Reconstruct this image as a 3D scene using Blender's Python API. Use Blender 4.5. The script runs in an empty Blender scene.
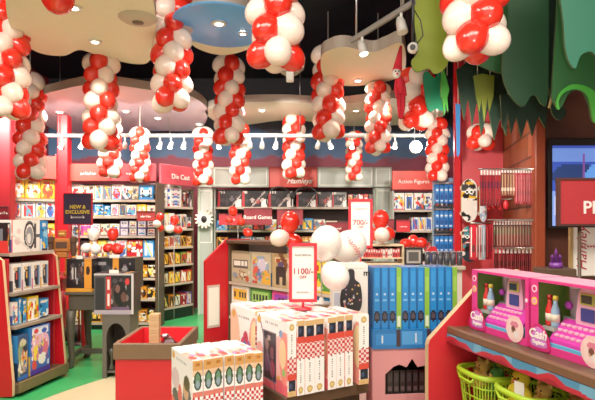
import bpy, math, random
from mathutils import Vector, Matrix, Euler

SC = bpy.context.scene
COL = SC.collection
PI = math.pi
# photograph frame 595x400: focal length 520 px, horizon at row 225, eye height 1.5 m
FP, CX, HY, EYE = 520.0, 297.5, 225.0, 1.5


def at(px, py, d):
    """world point at depth d (m) in front of the camera on the sight line of a pixel"""
    return Vector(((px - CX) / FP * d, d, EYE + (HY - py) / FP * d))


def on_plane(px, py, z):
    """world point on the horizontal plane z"""
    return at(px, py, (z - EYE) * FP / (HY - py))


def lin(c):
    if isinstance(c, str):
        c = c.lstrip('#')
        c = [int(c[i:i + 2], 16) / 255 for i in (0, 2, 4)]
    return tuple((x / 12.92 if x <= .04045 else ((x + .055) / 1.055) ** 2.4) for x in c)


# ------------------------------------------------------------------ materials
MATS = {}


def mat(name, col, rough=.5, metal=0., emit=0., vary=.06, scale=8., bump=0., coat=0., alpha=1., trans=0., sss=0.):
    if name in MATS:
        return MATS[name]
    m = bpy.data.materials.new(name)
    m.use_nodes = True
    nt = m.node_tree
    b = nt.nodes['Principled BSDF']
    c = lin(col)
    tc = nt.nodes.new('ShaderNodeTexCoord')
    no = nt.nodes.new('ShaderNodeTexNoise')
    no.inputs['Scale'].default_value = scale
    no.inputs['Detail'].default_value = 4
    nt.links.new(tc.outputs['Object'], no.inputs['Vector'])
    mx = nt.nodes.new('ShaderNodeMix')
    mx.data_type = 'RGBA'
    mx.inputs[6].default_value = (*[max(0, x * (1 - vary)) for x in c], 1)
    mx.inputs[7].default_value = (*[min(1, x * (1 + vary)) for x in c], 1)
    nt.links.new(no.outputs['Fac'], mx.inputs[0])
    nt.links.new(mx.outputs[2], b.inputs['Base Color'])
    b.inputs['Roughness'].default_value = rough
    b.inputs['Metallic'].default_value = metal
    b.inputs['Coat Weight'].default_value = coat
    b.inputs['Alpha'].default_value = alpha
    b.inputs['Transmission Weight'].default_value = trans
    b.inputs['Subsurface Weight'].default_value = sss
    if emit:
        nt.links.new(mx.outputs[2], b.inputs['Emission Color'])
        b.inputs['Emission Strength'].default_value = emit
    if bump:
        bp = nt.nodes.new('ShaderNodeBump')
        bp.inputs['Strength'].default_value = bump
        nt.links.new(no.outputs['Fac'], bp.inputs['Height'])
        nt.links.new(bp.outputs['Normal'], b.inputs['Normal'])
    MATS[name] = m
    return m


def print_material():
    m = bpy.data.materials.new('printed_card')
    m.use_nodes = True
    nt = m.node_tree
    b = nt.nodes['Principled BSDF']
    a = nt.nodes.new('ShaderNodeAttribute')
    a.attribute_name = 'print'
    no = nt.nodes.new('ShaderNodeTexNoise')
    no.inputs['Scale'].default_value = 60
    mr = nt.nodes.new('ShaderNodeMapRange')
    mr.inputs[3].default_value = .9
    mr.inputs[4].default_value = 1.08
    nt.links.new(no.outputs['Fac'], mr.inputs[0])
    mu = nt.nodes.new('ShaderNodeVectorMath')
    mu.operation = 'SCALE'
    nt.links.new(a.outputs['Color'], mu.inputs[0])
    nt.links.new(mr.outputs[0], mu.inputs['Scale'])
    nt.links.new(mu.outputs[0], b.inputs['Base Color'])
    b.inputs['Roughness'].default_value = .32
    return m


PRINT = print_material()

RED = mat('red_lacquer', '#c4121f', .38)
REDWALL = mat('red_wall_paint', '#b01622', .55)
DARKRED = mat('maroon_sign_board', '#7d1020', .5)
BROWN = mat('dark_brown_wood', '#4f3a2a', .45, vary=.25, scale=14)
RIMBROWN = mat('brown_wood_rim', '#6b5238', .45, vary=.2, scale=14)
CREAM = mat('cream_laminate', '#d9c6a0', .5)
GREYPANEL = mat('grey_green_panel', '#b3b9b3', .5)
GREYLINE = mat('pale_moulding', '#f2f5ee', .45)
SHELFGREY = mat('shelf_board', '#8a7a6c', .45, vary=.1)
DARKSHELF = mat('dark_shelf_board', '#40352f', .5)
BLACK = mat('black_plastic', '#121214', .35)
WHITE = mat('white_plastic', '#e9e6e0', .4)
STEEL = mat('brushed_steel', '#b5b5b8', .3, metal=1.)
PAPER = mat('white_paper', '#f2eee8', .6, vary=.02)
INKRED = mat('red_ink', '#b32238', .5)
INKGREY = mat('grey_ink', '#77706e', .6)
INKBLACK = mat('black_ink', '#151515', .5)
INKWHITE = mat('white_ink', '#f6efe8', .5, vary=.01)
BALRED = mat('red_latex', '#e2281c', .16, vary=.04, sss=.12, coat=.3)
BALWHITE = mat('white_latex', '#f3ddd0', .18, vary=.03, sss=.12, coat=.3)
BALPURE = mat('pearl_white_latex', '#f4efe8', .18, vary=.02, sss=.12, coat=.3)
STRING = mat('clear_string', '#b8b0a8', .5)
LAMPON = mat('lit_lamp_lens', '#fff6e6', .3, emit=14., vary=0.)
SOFFIT = mat('cream_soffit_paint', '#f4ead0', .6, vary=.03)
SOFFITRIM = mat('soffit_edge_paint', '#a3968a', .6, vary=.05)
NAVY = mat('navy_ceiling_paint', '#141320', .7)


# ------------------------------------------------------------------ mesh builder
class MB:
    def __init__(self):
        self.v, self.f, self.m, self.s, self.c = [], [], [], [], []

    def face(self, idx, m=0, smooth=False, col=None):
        self.f.append(tuple(idx)); self.m.append(m); self.s.append(smooth); self.c.append(col)

    def verts(self, pts):
        i = len(self.v)
        self.v.extend([tuple(p) for p in pts])
        return i

    def box(self, lo, hi, m=0, col=None, mx=None, ch=0.):
        x0, y0, z0 = lo; x1, y1, z1 = hi
        if ch <= 0:
            P = [(x, y, z) for z in (z0, z1) for y in (y0, y1) for x in (x0, x1)]
            Fs = [(0, 2, 3, 1), (4, 5, 7, 6), (0, 1, 5, 4), (2, 6, 7, 3), (0, 4, 6, 2), (1, 3, 7, 5)]
        else:
            ch = min(ch, (x1 - x0) / 3, (y1 - y0) / 3, (z1 - z0) / 3)
            P, ids = [], {}
            L = ((x0, x1), (y0, y1), (z0, z1))
            for sx in (0, 1):
                for sy in (0, 1):
                    for sz in (0, 1):
                        s = (sx, sy, sz)
                        for ax in range(3):
                            p = [0, 0, 0]
                            for k in range(3):
                                p[k] = L[k][s[k]] + (0 if k == ax else (ch if s[k] == 0 else -ch))
                            ids[(s, ax)] = len(P)
                            P.append(tuple(p))
            Fs = []
            cen = ((x0 + x1) / 2, (y0 + y1) / 2, (z0 + z1) / 2)
            for ax in range(3):
                a, b = [k for k in range(3) if k != ax]
                for sv in (0, 1):
                    q = []
                    for (sa, sb) in ((0, 0), (1, 0), (1, 1), (0, 1)):
                        s = [0, 0, 0]; s[ax] = sv; s[a] = sa; s[b] = sb
                        q.append(ids[(tuple(s), ax)])
                    Fs.append(q)
                for sa in (0, 1):
                    for sb in (0, 1):
                        q = []
                        for (k, which) in ((0, a), (0, b), (1, b), (1, a)):
                            s = [0, 0, 0]; s[ax] = k; s[a] = sa; s[b] = sb
                            q.append(ids[(tuple(s), which)])
                        Fs.append(q)
            for sx in (0, 1):
                for sy in (0, 1):
                    for sz in (0, 1):
                        Fs.append([ids[((sx, sy, sz), k)] for k in range(3)])
            out = []
            for q in Fs:
                p = [Vector(P[i]) for i in q]
                n = (p[1] - p[0]).cross(p[2] - p[0])
                c = sum(p, Vector()) / len(p)
                out.append(tuple(q) if n.dot(c - Vector(cen)) > 0 else tuple(reversed(q)))
            Fs = out
        if mx is not None:
            P = [mx @ Vector(p) for p in P]
        o = self.verts(P)
        for q in Fs:
            self.face([o + i for i in q], m, False, col)
        return self

    def sheet(self, fn, nx, ny, O, U, V, m=0, default=None):
        """printed grid: origin O, edge vectors U, V; colour fn(u,v)"""
        O, U, V = Vector(O), Vector(U), Vector(V)
        o = self.verts([O + U * (i / nx) + V * (j / ny) for j in range(ny + 1) for i in range(nx + 1)])
        for j in range(ny):
            for i in range(nx):
                a = o + j * (nx + 1) + i
                self.face((a, a + 1, a + nx + 2, a + nx + 1), m, False, fn((i + .5) / nx, (j + .5) / ny))
        return self

    def prism(self, poly, t0, t1, axes='xz', m=0, edge=None, col=None):
        """polygon in a plane, extruded along the third axis from t0 to t1"""
        n = len(poly)

        def P(a, b, t):
            return {'xz': (a, t, b), 'xy': (a, b, t), 'yz': (t, a, b)}[axes]
        o = self.verts([P(a, b, t0) for a, b in poly] + [P(a, b, t1) for a, b in poly])
        area = sum(poly[i][0] * poly[(i + 1) % n][1] - poly[(i + 1) % n][0] * poly[i][1] for i in range(n))
        flip = (area > 0) ^ (axes == 'xz')
        A = list(range(o, o + n)); B = list(range(o + n, o + 2 * n))
        self.face(reversed(A) if flip else A, m, False, col)
        self.face(B if flip else list(reversed(B)), m, False, col)
        e = m if edge is None else edge
        for i in range(n):
            j = (i + 1) % n
            q = (A[i], A[j], B[j], B[i])
            self.face(q if flip else tuple(reversed(q)), e, False, col)
        return self

    def tube(self, pts, r, n=8, m=0, smooth=True, cap=True):
        pts = [Vector(p) for p in pts]
        rr = r if isinstance(r, (list, tuple)) else [r] * len(pts)
        rings, up = [], None
        for i, p in enumerate(pts):
            t = (pts[min(i + 1, len(pts) - 1)] - pts[max(i - 1, 0)]).normalized()
            if up is None:
                up = Vector((0, 0, 1)) if abs(t.z) < .9 else Vector((1, 0, 0))
            a = t.cross(up).normalized()
            b = a.cross(t).normalized()
            up = b
            rings.append(self.verts([p + (a * math.cos(2 * PI * k / n) + b * math.sin(2 * PI * k / n)) * rr[i] for k in range(n)]))
        for i in range(len(rings) - 1):
            for k in range(n):
                self.face((rings[i] + k, rings[i + 1] + k, rings[i + 1] + (k + 1) % n, rings[i] + (k + 1) % n), m, smooth)
        if cap:
            self.face([rings[0] + k for k in range(n)], m)
            self.face([rings[-1] + k for k in reversed(range(n))], m)
        return self

    def lathe(self, prof, n=16, O=(0, 0, 0), m=0, smooth=True, sx=1., sy=1.):
        """profile [(r,z)] bottom to top around z"""
        rings = []
        for r, z in prof:
            rings.append(self.verts([(O[0] + sx * r * math.cos(2 * PI * k / n), O[1] + sy * r * math.sin(2 * PI * k / n), O[2] + z) for k in range(n)]))
        for i in range(len(rings) - 1):
            for k in range(n):
                self.face((rings[i] + k, rings[i] + (k + 1) % n, rings[i + 1] + (k + 1) % n, rings[i + 1] + k), m, smooth)
        if prof[0][0] > 1e-4:
            self.face([rings[0] + k for k in reversed(range(n))], m)
        if prof[-1][0] > 1e-4:
            self.face([rings[-1] + k for k in range(n)], m)
        return self

    def ball(self, c, r, m=0, n=14, k=9, mx=None):
        r = r if isinstance(r, (tuple, list)) else (r, r, r)
        o = len(self.v)
        P = []
        for j in range(k + 1):
            th = PI * j / k - PI / 2
            for i in range(n):
                p = Vector((r[0] * math.cos(th) * math.cos(2 * PI * i / n), r[1] * math.cos(th) * math.sin(2 * PI * i / n), r[2] * math.sin(th)))
                P.append((mx @ p if mx is not None else p) + Vector(c))
        self.verts(P)
        for j in range(k):
            for i in range(n):
                self.face((o + j * n + i, o + j * n + (i + 1) % n, o + (j + 1) * n + (i + 1) % n, o + (j + 1) * n + i), m, True)
        return self

    def mesh(self, name, mats):
        me = bpy.data.meshes.new(name)
        me.from_pydata(self.v, [], self.f)
        for x in (mats if isinstance(mats, (list, tuple)) else [mats]):
            me.materials.append(x)
        me.polygons.foreach_set('material_index', self.m)
        me.polygons.foreach_set('use_smooth', self.s)
        if any(c is not None for c in self.c):
            at_ = me.color_attributes.new('print', 'FLOAT_COLOR', 'CORNER')
            buf = []
            for q, c in zip(self.f, self.c):
                c = c or (.5, .5, .5)
                buf.extend((c[0], c[1], c[2], 1.) * len(q))
            at_.data.foreach_set('color', buf)
        me.update()
        return me

    def build(self, name, mats, parent=None, loc=(0, 0, 0), rz=0.):
        o = bpy.data.objects.new(name, self.mesh(name, mats))
        COL.objects.link(o)
        o.location = loc
        o.rotation_euler = (0, 0, rz)
        o.parent = parent
        return o


def tag(o, label=None, cat=None, group=None, kind=None):
    if label: o['label'] = label
    if cat: o['category'] = cat
    if group: o['group'] = group
    if kind: o['kind'] = kind
    return o


def thing(name, label, cat, loc=(0, 0, 0), rz=0., group=None):
    o = bpy.data.objects.new(name, None)
    o.empty_display_size = .1
    COL.objects.link(o)
    o.location = loc
    o.rotation_euler = (0, 0, rz)
    return tag(o, label, cat, group)


def struct(o):
    o['kind'] = 'structure'
    return o


def link(me, name, parent=None, loc=(0, 0, 0), rot=(0, 0, 0), sc=1.):
    o = bpy.data.objects.new(name, me)
    COL.objects.link(o)
    o.location = loc
    o.rotation_euler = rot
    o.scale = (sc, sc, sc) if not isinstance(sc, (tuple, list)) else sc
    o.parent = parent
    return o


def dup(root, loc, rz, label=None, group=None):
    r = root.copy(); COL.objects.link(r)
    r.location = loc; r.rotation_euler = (0, 0, rz)
    if label: r['label'] = label
    if group: r['group'] = group
    for ch in list(root.children):
        c = ch.copy(); COL.objects.link(c); c.parent = r
        for g in list(ch.children):
            d = g.copy(); COL.objects.link(d); d.parent = c
    return r


_TX = {}


def lettering(body, size, m, parent, loc, rz=0., name='lettering', depth=.001, shear=0., lean=0., align='CENTER', rx=PI / 2, bend=None, bold=0.):
    """flat letters standing upright, facing local -Y; '~n' gives n illegibly small strokes as the photograph shows them"""
    if body.startswith('~'):
        n = int(body[1:]); r = random.Random(n * 7 + int(size * 1000)); b = MB()
        for i in range(n):
            x = (i - n / 2 + .5) * size * .55; h = size * r.choice((.5, .5, .72)) ; w = size * .2
            b.box((x - w, -depth, -size * .25), (x - w * .45, depth, -size * .25 + h))
            b.box((x - w * .45, -depth, -size * .25 + h * r.choice((.0, .4))), (x + w, depth, -size * .25 + h * .5 + size * .05))
        return b.build(name, m, parent, loc, rz)
    cu = bpy.data.curves.new('letters', 'FONT')
    cu.body = body; cu.size = size; cu.extrude = depth; cu.shear = shear
    cu.align_x = align; cu.align_y = 'CENTER'; cu.offset = bold
    cu.resolution_u = 3
    tmp = bpy.data.objects.new('letters', cu)
    COL.objects.link(tmp)
    dg = bpy.context.evaluated_depsgraph_get()
    me = bpy.data.meshes.new_from_object(tmp.evaluated_get(dg))
    me.name = name
    bpy.data.objects.remove(tmp); bpy.data.curves.remove(cu)
    me.materials.clear(); me.materials.append(m)
    if bend:
        for v in me.vertices:
            v.co = bend(v.co)
        me.update()
        return link(me, name, parent, loc, (0, 0, rz))
    o = link(me, name, parent, loc)
    o.rotation_euler = (Matrix.Rotation(rz, 3, 'Z') @ Matrix.Rotation(rx, 3, 'X') @ Matrix.Rotation(lean, 3, 'Z')).to_euler()
    return o


def smooth_poly(pts, n=5):
    """closed Catmull-Rom through the points"""
    out, k = [], len(pts)
    for i in range(k):
        p0, p1, p2, p3 = [Vector(pts[(i + j - 1) % k]) for j in range(4)]
        for s in range(n):
            t = s / n
            out.append(tuple(.5 * ((2 * p1) + (p2 - p0) * t + (2 * p0 - 5 * p1 + 4 * p2 - p3) * t * t + (3 * p1 - p0 - 3 * p2 + p3) * t ** 3)))
    return out


# ------------------------------------------------------------------ printed pictures (colour per small cell)
PAL = {
    'white': ('#efeae4', ['#d8343a', '#3b63b8', '#e9b23c', '#4a4a55', '#d98aa8', '#5fa7c8']),
    'yellow': ('#e8c02c', ['#f6f0dc', '#d8432f', '#f2df7a', '#8a5a2a', '#ffffff', '#e2721f']),
    'blue': ('#2b7fc2', ['#e8f2fa', '#16324f', '#8ec9ea', '#f0c33c', '#3fa0dd']),
    'dark': ('#1d1b1f', ['#8a1a20', '#b9b4b0', '#4a4048', '#d2322e', '#6b6f78', '#c58a3a']),
    'orange': ('#c97a22', ['#3a2416', '#f0c24a', '#e8e0d2', '#7a3a18', '#e3a02f']),
    'red': ('#c02029', ['#f3e7df', '#ef8b36', '#7b0f18', '#f2c53d', '#ffffff']),
    'pink': ('#e24f95', ['#f8d9e6', '#9b3fb0', '#ffffff', '#f2c53d', '#b8276e']),
    'cream': ('#d5c9ae', ['#6c5a45', '#b94637', '#e9e1cf', '#4a6a8c', '#8b8f68', '#3b3530']),
    'purple': ('#5b4a86', ['#c7b9e0', '#e5b93a', '#2c2344', '#3f7fc0', '#e9e4f0']),
    'green': ('#4f8b3f', ['#e6efd8', '#22401c', '#e8c23a', '#c03a2a', '#9ccc6a']),
    'grey': ('#8d8a88', ['#e7e4e0', '#3a3a3e', '#b83a34', '#d9b24a', '#5a6f8c']),
    'black and yellow': ('#2a2218', ['#f1c02f', '#f6df86', '#0f0d0c', '#e9a41f', '#d9d0c0']),
}


def painter(bg, shapes):
    bg = lin(bg)
    sh = [(s[0], s[1:-1], lin(s[-1])) for s in shapes]

    def f(u, v):
        c = bg
        for k, a, col in sh:
            if k == 'r':
                if a[0] <= u <= a[2] and a[1] <= v <= a[3]: c = col
            elif k == 'e':
                if ((u - a[0]) / a[2]) ** 2 + ((v - a[1]) / a[3]) ** 2 <= 1: c = col
            elif k == 'o':
                q = ((u - a[0]) / a[2]) ** 2 + ((v - a[1]) / a[3]) ** 2
                if a[4] <= q <= 1: c = col
            elif k == 'd':      # slanted band  |u*cos+v*sin-c|<w
                if abs(u * math.cos(a[0]) + v * math.sin(a[0]) - a[1]) < a[2]: c = col
            elif k == 'k':      # checks in a rectangle
                if a[0] <= u <= a[2] and a[1] <= v <= a[3] and (int(u * a[4]) + int(v * a[5])) % 2: c = col
        return c
    return f


def title(r, u0, u1, v0, v1, col, n=6):
    """row of letter-like bars"""
    out, w = [], (u1 - u0) / n
    for i in range(n):
        if r.random() < .9:
            out.append(('r', u0 + i * w + w * .1, v0 + r.random() * (v1 - v0) * .2, u0 + i * w + w * .82, v1, col))
    return out


def picture(style, pal, seed):
    r = random.Random(seed)
    bg, ac = PAL[pal]
    a = lambda: r.choice(ac)
    S = []
    if style == 'toy':
        S.append(('e', .5, .42, .42, .36, a()))
        for _ in range(9):
            S.append(('e', r.uniform(.12, .88), r.uniform(.15, .68), r.uniform(.05, .16), r.uniform(.05, .16), a()))
        S += title(r, .12, .88, .78, .92, a(), 5)
        S.append(('r', 0, 0, 1, .08, a()))
    elif style == 'car':
        for cy in (.3, .68):
            S.append(('r', .06, cy - .16, .94, cy + .17, '#d6d3d0'))
            S.append(('e', .5, cy, .36, .11, a())); S.append(('e', .5, cy + .07, .2, .09, a()))
            S.append(('e', .28, cy - .09, .07, .06, '#141414')); S.append(('e', .72, cy - .09, .07, .06, '#141414'))
    elif style == 'figure':
        S.append(('r', .14, .1, .86, .8, a()))
        S.append(('e', .5, .62, .13, .13, a())); S.append(('r', .36, .25, .64, .52, a()))
        S.append(('r', .37, .1, .47, .26, a())); S.append(('r', .53, .1, .63, .26, a()))
        S.append(('d', .6, .7, .05, a()))
        S += title(r, .1, .9, .84, .95, a(), 5)
    elif style == 'window':
        S.append(('r', .08, .12, .9, .86, '#191318'))
        for i in range(4):
            x = .2 + i * .2
            S.append(('e', x, r.uniform(.35, .6), .08, r.uniform(.12, .22), r.choice(['#5a2a34', '#a83a3a', '#6a6470', '#c8b8b0', '#3a3038'])))
        S.append(('d', -.5, r.uniform(.3, .5), .03, '#b9a9a4'))
        S.append(('r', .0, .0, .12, 1, '#b3202a'))
        S.append(('e', .93, .18, .2, .3, '#efe8e6'))
        S += title(r, .02, .3, .88, .97, '#e8ded6', 4)
    elif style == 'game':
        S.append(('r', .08, .55, .92, .9, a()))
        S += title(r, .14, .86, .62, .8, r.choice(['#e9e4da', '#2a2a30', '#b83028']), 5)
        for _ in range(7):
            S.append(('e', r.uniform(.1, .9), r.uniform(.08, .48), r.uniform(.06, .15), r.uniform(.05, .13), a()))
        S.append(('r', 0, 0, 1, .05, a()))
    elif style == 'spine':
        S += [('r', .1, .1, .9, .3, a()), ('r', .2, .45, .8, .85, a())]
    elif style == 'scene':
        for _ in range(16):
            S.append(('e', r.uniform(0, 1), r.uniform(.1, .85), r.uniform(.06, .2), r.uniform(.05, .16), a()))
        S += title(r, .1, .9, .8, .94, '#f3efe6', 5)
        S.append(('r', 0, 0, 1, .06, a()))
    return painter(bg, S)


def carton(name, w, d, h, arts, base, parent=None, loc=(0, 0, 0), rz=0.):
    """printed card box, origin at the middle of its base; arts: {'-y': (fn, nx, nz), '-x':, '+x':, '+z':}"""
    b = MB()
    x, y = w / 2, d / 2
    base = lin(base)
    flat = lambda u, v: base
    dark = tuple(c * .75 for c in base)
    for k, (O, U, V) in {
        '-y': ((-x, -y, 0), (w, 0, 0), (0, 0, h)), '+y': ((x, y, 0), (-w, 0, 0), (0, 0, h)),
        '-x': ((-x, y, 0), (0, -d, 0), (0, 0, h)), '+x': ((x, -y, 0), (0, d, 0), (0, 0, h)),
        '+z': ((-x, -y, h), (w, 0, 0), (0, d, 0)), '-z': ((-x, y, 0), (w, 0, 0), (0, -d, 0))}.items():
        fn, nx, ny = arts.get(k, (flat, 1, 1))
        b.sheet(fn, nx, ny, O, U, V)
    # tuck flap seam on the lid
    if w > .12:
        b.box((-x * .92, -y - .0015, h - min(.02, h * .1)), (x * .92, -y + .001, h - min(.02, h * .1) + .002), 0, dark)
    return b.build(name, PRINT, parent, loc, rz)


ORD = ['first', 'second', 'third', 'fourth', 'fifth', 'sixth', 'seventh', 'eighth', 'ninth', 'tenth', 'eleventh', 'twelfth', 'thirteenth', 'fourteenth', 'fifteenth', 'sixteenth']


def busy(seed, n, cols, lo=.03, hi=.1):
    r_ = random.Random(seed)
    return [('e', r_.uniform(.05, .95), r_.uniform(.12, .8), r_.uniform(lo, hi), r_.uniform(lo, hi), r_.choice(cols)) for _ in range(n)]

# ================================================================== CAMERA
cam = bpy.data.cameras.new('camera')
cam.sensor_width = 36.
cam.lens = FP / 595 * 36
cam.shift_y = (HY - 200) / 595
cam.clip_start = .05
co = bpy.data.objects.new('camera', cam)
COL.objects.link(co)
co.location = (0, 0, EYE)
co.rotation_euler = (PI / 2, 0, 0)
SC.camera = co
SC.view_settings.view_transform = 'Standard'
SC.view_settings.look = 'None'
SC.view_settings.exposure = 0.06
SC.view_settings.gamma = 1.16

# ================================================================== ROOM SHELL


def floor_material():
    m = bpy.data.materials.new('green_and_cream_vinyl')
    m.use_nodes = True
    nt = m.node_tree
    b = nt.nodes['Principled BSDF']
    tc = nt.nodes.new('ShaderNodeTexCoord')
    vm = nt.nodes.new('ShaderNodeVectorMath'); vm.operation = 'DISTANCE'
    vm.inputs[1].default_value = (1.55, 3.0, 0)
    nt.links.new(tc.outputs['Object'], vm.inputs[0])
    lt = nt.nodes.new('ShaderNodeMath'); lt.operation = 'LESS_THAN'
    lt.inputs[1].default_value = 4.02
    nt.links.new(vm.outputs['Value'], lt.inputs[0])
    no = nt.nodes.new('ShaderNodeTexNoise'); no.inputs['Scale'].default_value = 3; no.inputs['Detail'].default_value = 6
    nt.links.new(tc.outputs['Object'], no.inputs['Vector'])
    g = nt.nodes.new('ShaderNodeMix'); g.data_type = 'RGBA'
    g.inputs[6].default_value = (*lin('#2c9a52'), 1); g.inputs[7].default_value = (*lin('#3fb266'), 1)
    nt.links.new(no.outputs['Fac'], g.inputs[0])
    c = nt.nodes.new('ShaderNodeMix'); c.data_type = 'RGBA'
    c.inputs[6].default_value = (*lin('#c9ba92'), 1); c.inputs[7].default_value = (*lin('#d8caa4'), 1)
    nt.links.new(no.outputs['Fac'], c.inputs[0])
    mx = nt.nodes.new('ShaderNodeMix'); mx.data_type = 'RGBA'
    nt.links.new(lt.outputs[0], mx.inputs[0])
    nt.links.new(g.outputs[2], mx.inputs[6]); nt.links.new(c.outputs[2], mx.inputs[7])
    nt.links.new(mx.outputs[2], b.inputs['Base Color'])
    b.inputs['Roughness'].default_value = .28
    return m


def backwall_material():
    m = bpy.data.materials.new('maroon_wall_with_blue_wave_frieze')
    m.use_nodes = True
    nt = m.node_tree
    b = nt.nodes['Principled BSDF']
    tc = nt.nodes.new('ShaderNodeTexCoord')
    sp = nt.nodes.new('ShaderNodeSeparateXYZ')
    nt.links.new(tc.outputs['Object'], sp.inputs[0])
    no = nt.nodes.new('ShaderNodeTexNoise'); no.inputs['Scale'].default_value = 2.4; no.inputs['Detail'].default_value = 3
    nt.links.new(tc.outputs['Object'], no.inputs['Vector'])
    ad = nt.nodes.new('ShaderNodeMath'); ad.operation = 'MULTIPLY_ADD'
    ad.inputs[1].default_value = .5
    nt.links.new(no.outputs['Fac'], ad.inputs[0]); nt.links.new(sp.outputs['Z'], ad.inputs[2])
    mr = nt.nodes.new('ShaderNodeMapRange'); mr.inputs[1].default_value = 2.; mr.inputs[2].default_value = 4.5
    nt.links.new(ad.outputs[0], mr.inputs[0])
    cr = nt.nodes.new('ShaderNodeValToRGB')
    el = cr.color_ramp.elements
    el[0].position = 0; el[0].color = (*lin('#8a2038'), 1)
    el[1].position = .375; el[1].color = (*lin('#7d2138'), 1)
    for p, c in ((.40, '#3c5a80'), (.55, '#2d527c'), (.60, '#1a1824'), (1., '#141220')):
        e = el.new(p); e.color = (*lin(c), 1)
    nt.links.new(mr.outputs[0], cr.inputs[0])
    nt.links.new(cr.outputs[0], b.inputs['Base Color'])
    b.inputs['Roughness'].default_value = .6
    return m


XL, XR, YB, YF, ZC = -4.5, 3.7, 9.4, -2.6, 4.15
struct(MB().box((XL - .1, YF, -.1), (XR + .1, YB + .1, 0)).build('floor', floor_material()))
struct(MB().box((XL - .1, YF, ZC), (XR + .1, YB + .1, ZC + .1)).build('ceiling', NAVY))
struct(MB().box((XL, YB, 0), (XR, YB + .1, ZC)).build('wall_back', backwall_material()))
struct(MB().box((XL - .1, YF, 0), (XL, YB + .1, ZC)).build('wall_left', mat('red_side_wall', '#8c1a28', .6)))
struct(MB().box((XR, YF, 0), (XR + .1, YB + .1, ZC)).build('wall_right', mat('brown_side_wall', '#5a2f20', .6)))

# red pegboard wall, plank wall, orange post and dark timber wall on the toy shop's other side
WR0, WR1, WR2 = at(456, 0, 6.45), at(503, 0, 6.35), at(536, 0, 4.85)


def wall_between(name, a, b, t, m, z1=ZC, z0=0.):
    u = Vector((b.x - a.x, b.y - a.y))
    o = MB().box((0, 0, z0), (u.length, t, z1)).build(name, m, None, (a.x, a.y, 0), math.atan2(u.y, u.x))
    return struct(o)


wall_between('wall_pegboard', WR0, WR1, .08, mat('red_pegboard', '#cf3a44', .5))


def plank_material():
    m = bpy.data.materials.new('slanted_plank_panelling')
    m.use_nodes = True
    nt = m.node_tree
    b = nt.nodes['Principled BSDF']
    tc = nt.nodes.new('ShaderNodeTexCoord')
    mp = nt.nodes.new('ShaderNodeMapping'); mp.inputs['Rotation'].default_value = (PI / 2, 0, 0)
    nt.links.new(tc.outputs['Object'], mp.inputs[0])
    br = nt.nodes.new('ShaderNodeTexBrick')
    br.inputs['Color1'].default_value = (*lin('#a0512f'), 1); br.inputs['Color2'].default_value = (*lin('#84401f'), 1)
    br.inputs['Mortar'].default_value = (*lin('#4a2416'), 1)
    br.inputs['Scale'].default_value = 1.
    br.inputs['Brick Width'].default_value = .8; br.inputs['Row Height'].default_value = .24; br.inputs['Mortar Size'].default_value = .012
    nt.links.new(mp.outputs[0], br.inputs['Vector'])
    nt.links.new(br.outputs[0], b.inputs['Base Color'])
    b.inputs['Roughness'].default_value = .55
    return m


PLANK = plank_material()
wall_between('wall_plank', WR1, WR2, .08, PLANK)
wall_between('wall_timber', WR2 + Vector((.05, .05, 0)), Vector((XR, WR2.y + .05, 0)), .08, mat('dark_timber', '#54291a', .5, vary=.3, scale=5))
p = at(535.5, 0, 4.72)
struct(MB().box((0, 0, 0), (.095, .09, ZC), ch=.01).build('trim_1', mat('orange_brown_post', '#9c3f22', .45, vary=.15), None, (p.x, p.y, 0)))
p = at(455, 0, 6.3)
struct(MB().box((0, 0, 0), (.075, .08, ZC), ch=.008).build('trim_2', RED, None, (p.x, p.y, 0)))
p = at(57, 0, 7.3)
struct(MB().box((0, 0, 0), (.15, .14, 3.05), ch=.01).build('trim_3', RED, None, (p.x, p.y, 0)))
p = at(-3, 0, 6.75)
struct(MB().box((0, 0, 0), (.17, .14, 3.05), ch=.01).build('trim_4', REDWALL, None, (p.x, p.y, 0)))

# ================================================================== CEILING SOFFITS
DOWN = []


def soffit(name, pts_px, z, thick, rim, face=SOFFIT):
    pts = [on_plane(x, y, z) for x, y in pts_px]
    poly = smooth_poly([(p.x, p.y) for p in pts], 6)
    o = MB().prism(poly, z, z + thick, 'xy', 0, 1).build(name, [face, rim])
    return struct(o)


soffit('ceiling_soffit_1', [(20, -60), (8, 20), (33, 50), (62, 56), (80, 50), (102, 57), (135, 64), (150, 60), (156, 30), (150, -10), (120, -60)], 3.3, .16, SOFFITRIM)
soffit('ceiling_soffit_2', [(188, 30), (195, 47), (222, 55), (250, 48), (257, 30), (250, 12), (222, 3), (196, 12)], 3.42, .14, SOFFITRIM)
soffit('ceiling_soffit_3', [(321, 58), (325, 78), (348, 86), (385, 82), (404, 72), (403, 44), (385, 48), (372, 52), (345, 47), (330, 50)], 3.3, .12, SOFFITRIM)
LILAC = mat('lilac_grey_soffit_paint', '#cbbccb', .5)
soffit('ceiling_soffit_4', [(40, 100), (50, 128), (95, 135), (150, 131), (196, 130), (208, 112), (190, 96), (150, 90), (100, 84), (60, 90)], 3.1, .1, SOFFITRIM, LILAC)
soffit('ceiling_soffit_5', [(205, 112), (230, 126), (290, 120), (350, 126), (430, 122), (445, 104), (400, 98), (340, 104), (280, 102), (230, 104)], 3.1, .1, SOFFITRIM, mat('beige_soffit_paint', '#cdbda8', .6))

# sky-blue disc recessed in the round soffit
c = on_plane(222, 28, 3.41)
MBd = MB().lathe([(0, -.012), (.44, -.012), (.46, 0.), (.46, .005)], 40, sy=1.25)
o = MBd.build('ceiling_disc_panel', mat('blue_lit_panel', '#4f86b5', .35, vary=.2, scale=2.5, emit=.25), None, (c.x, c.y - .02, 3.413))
struct(o)

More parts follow.
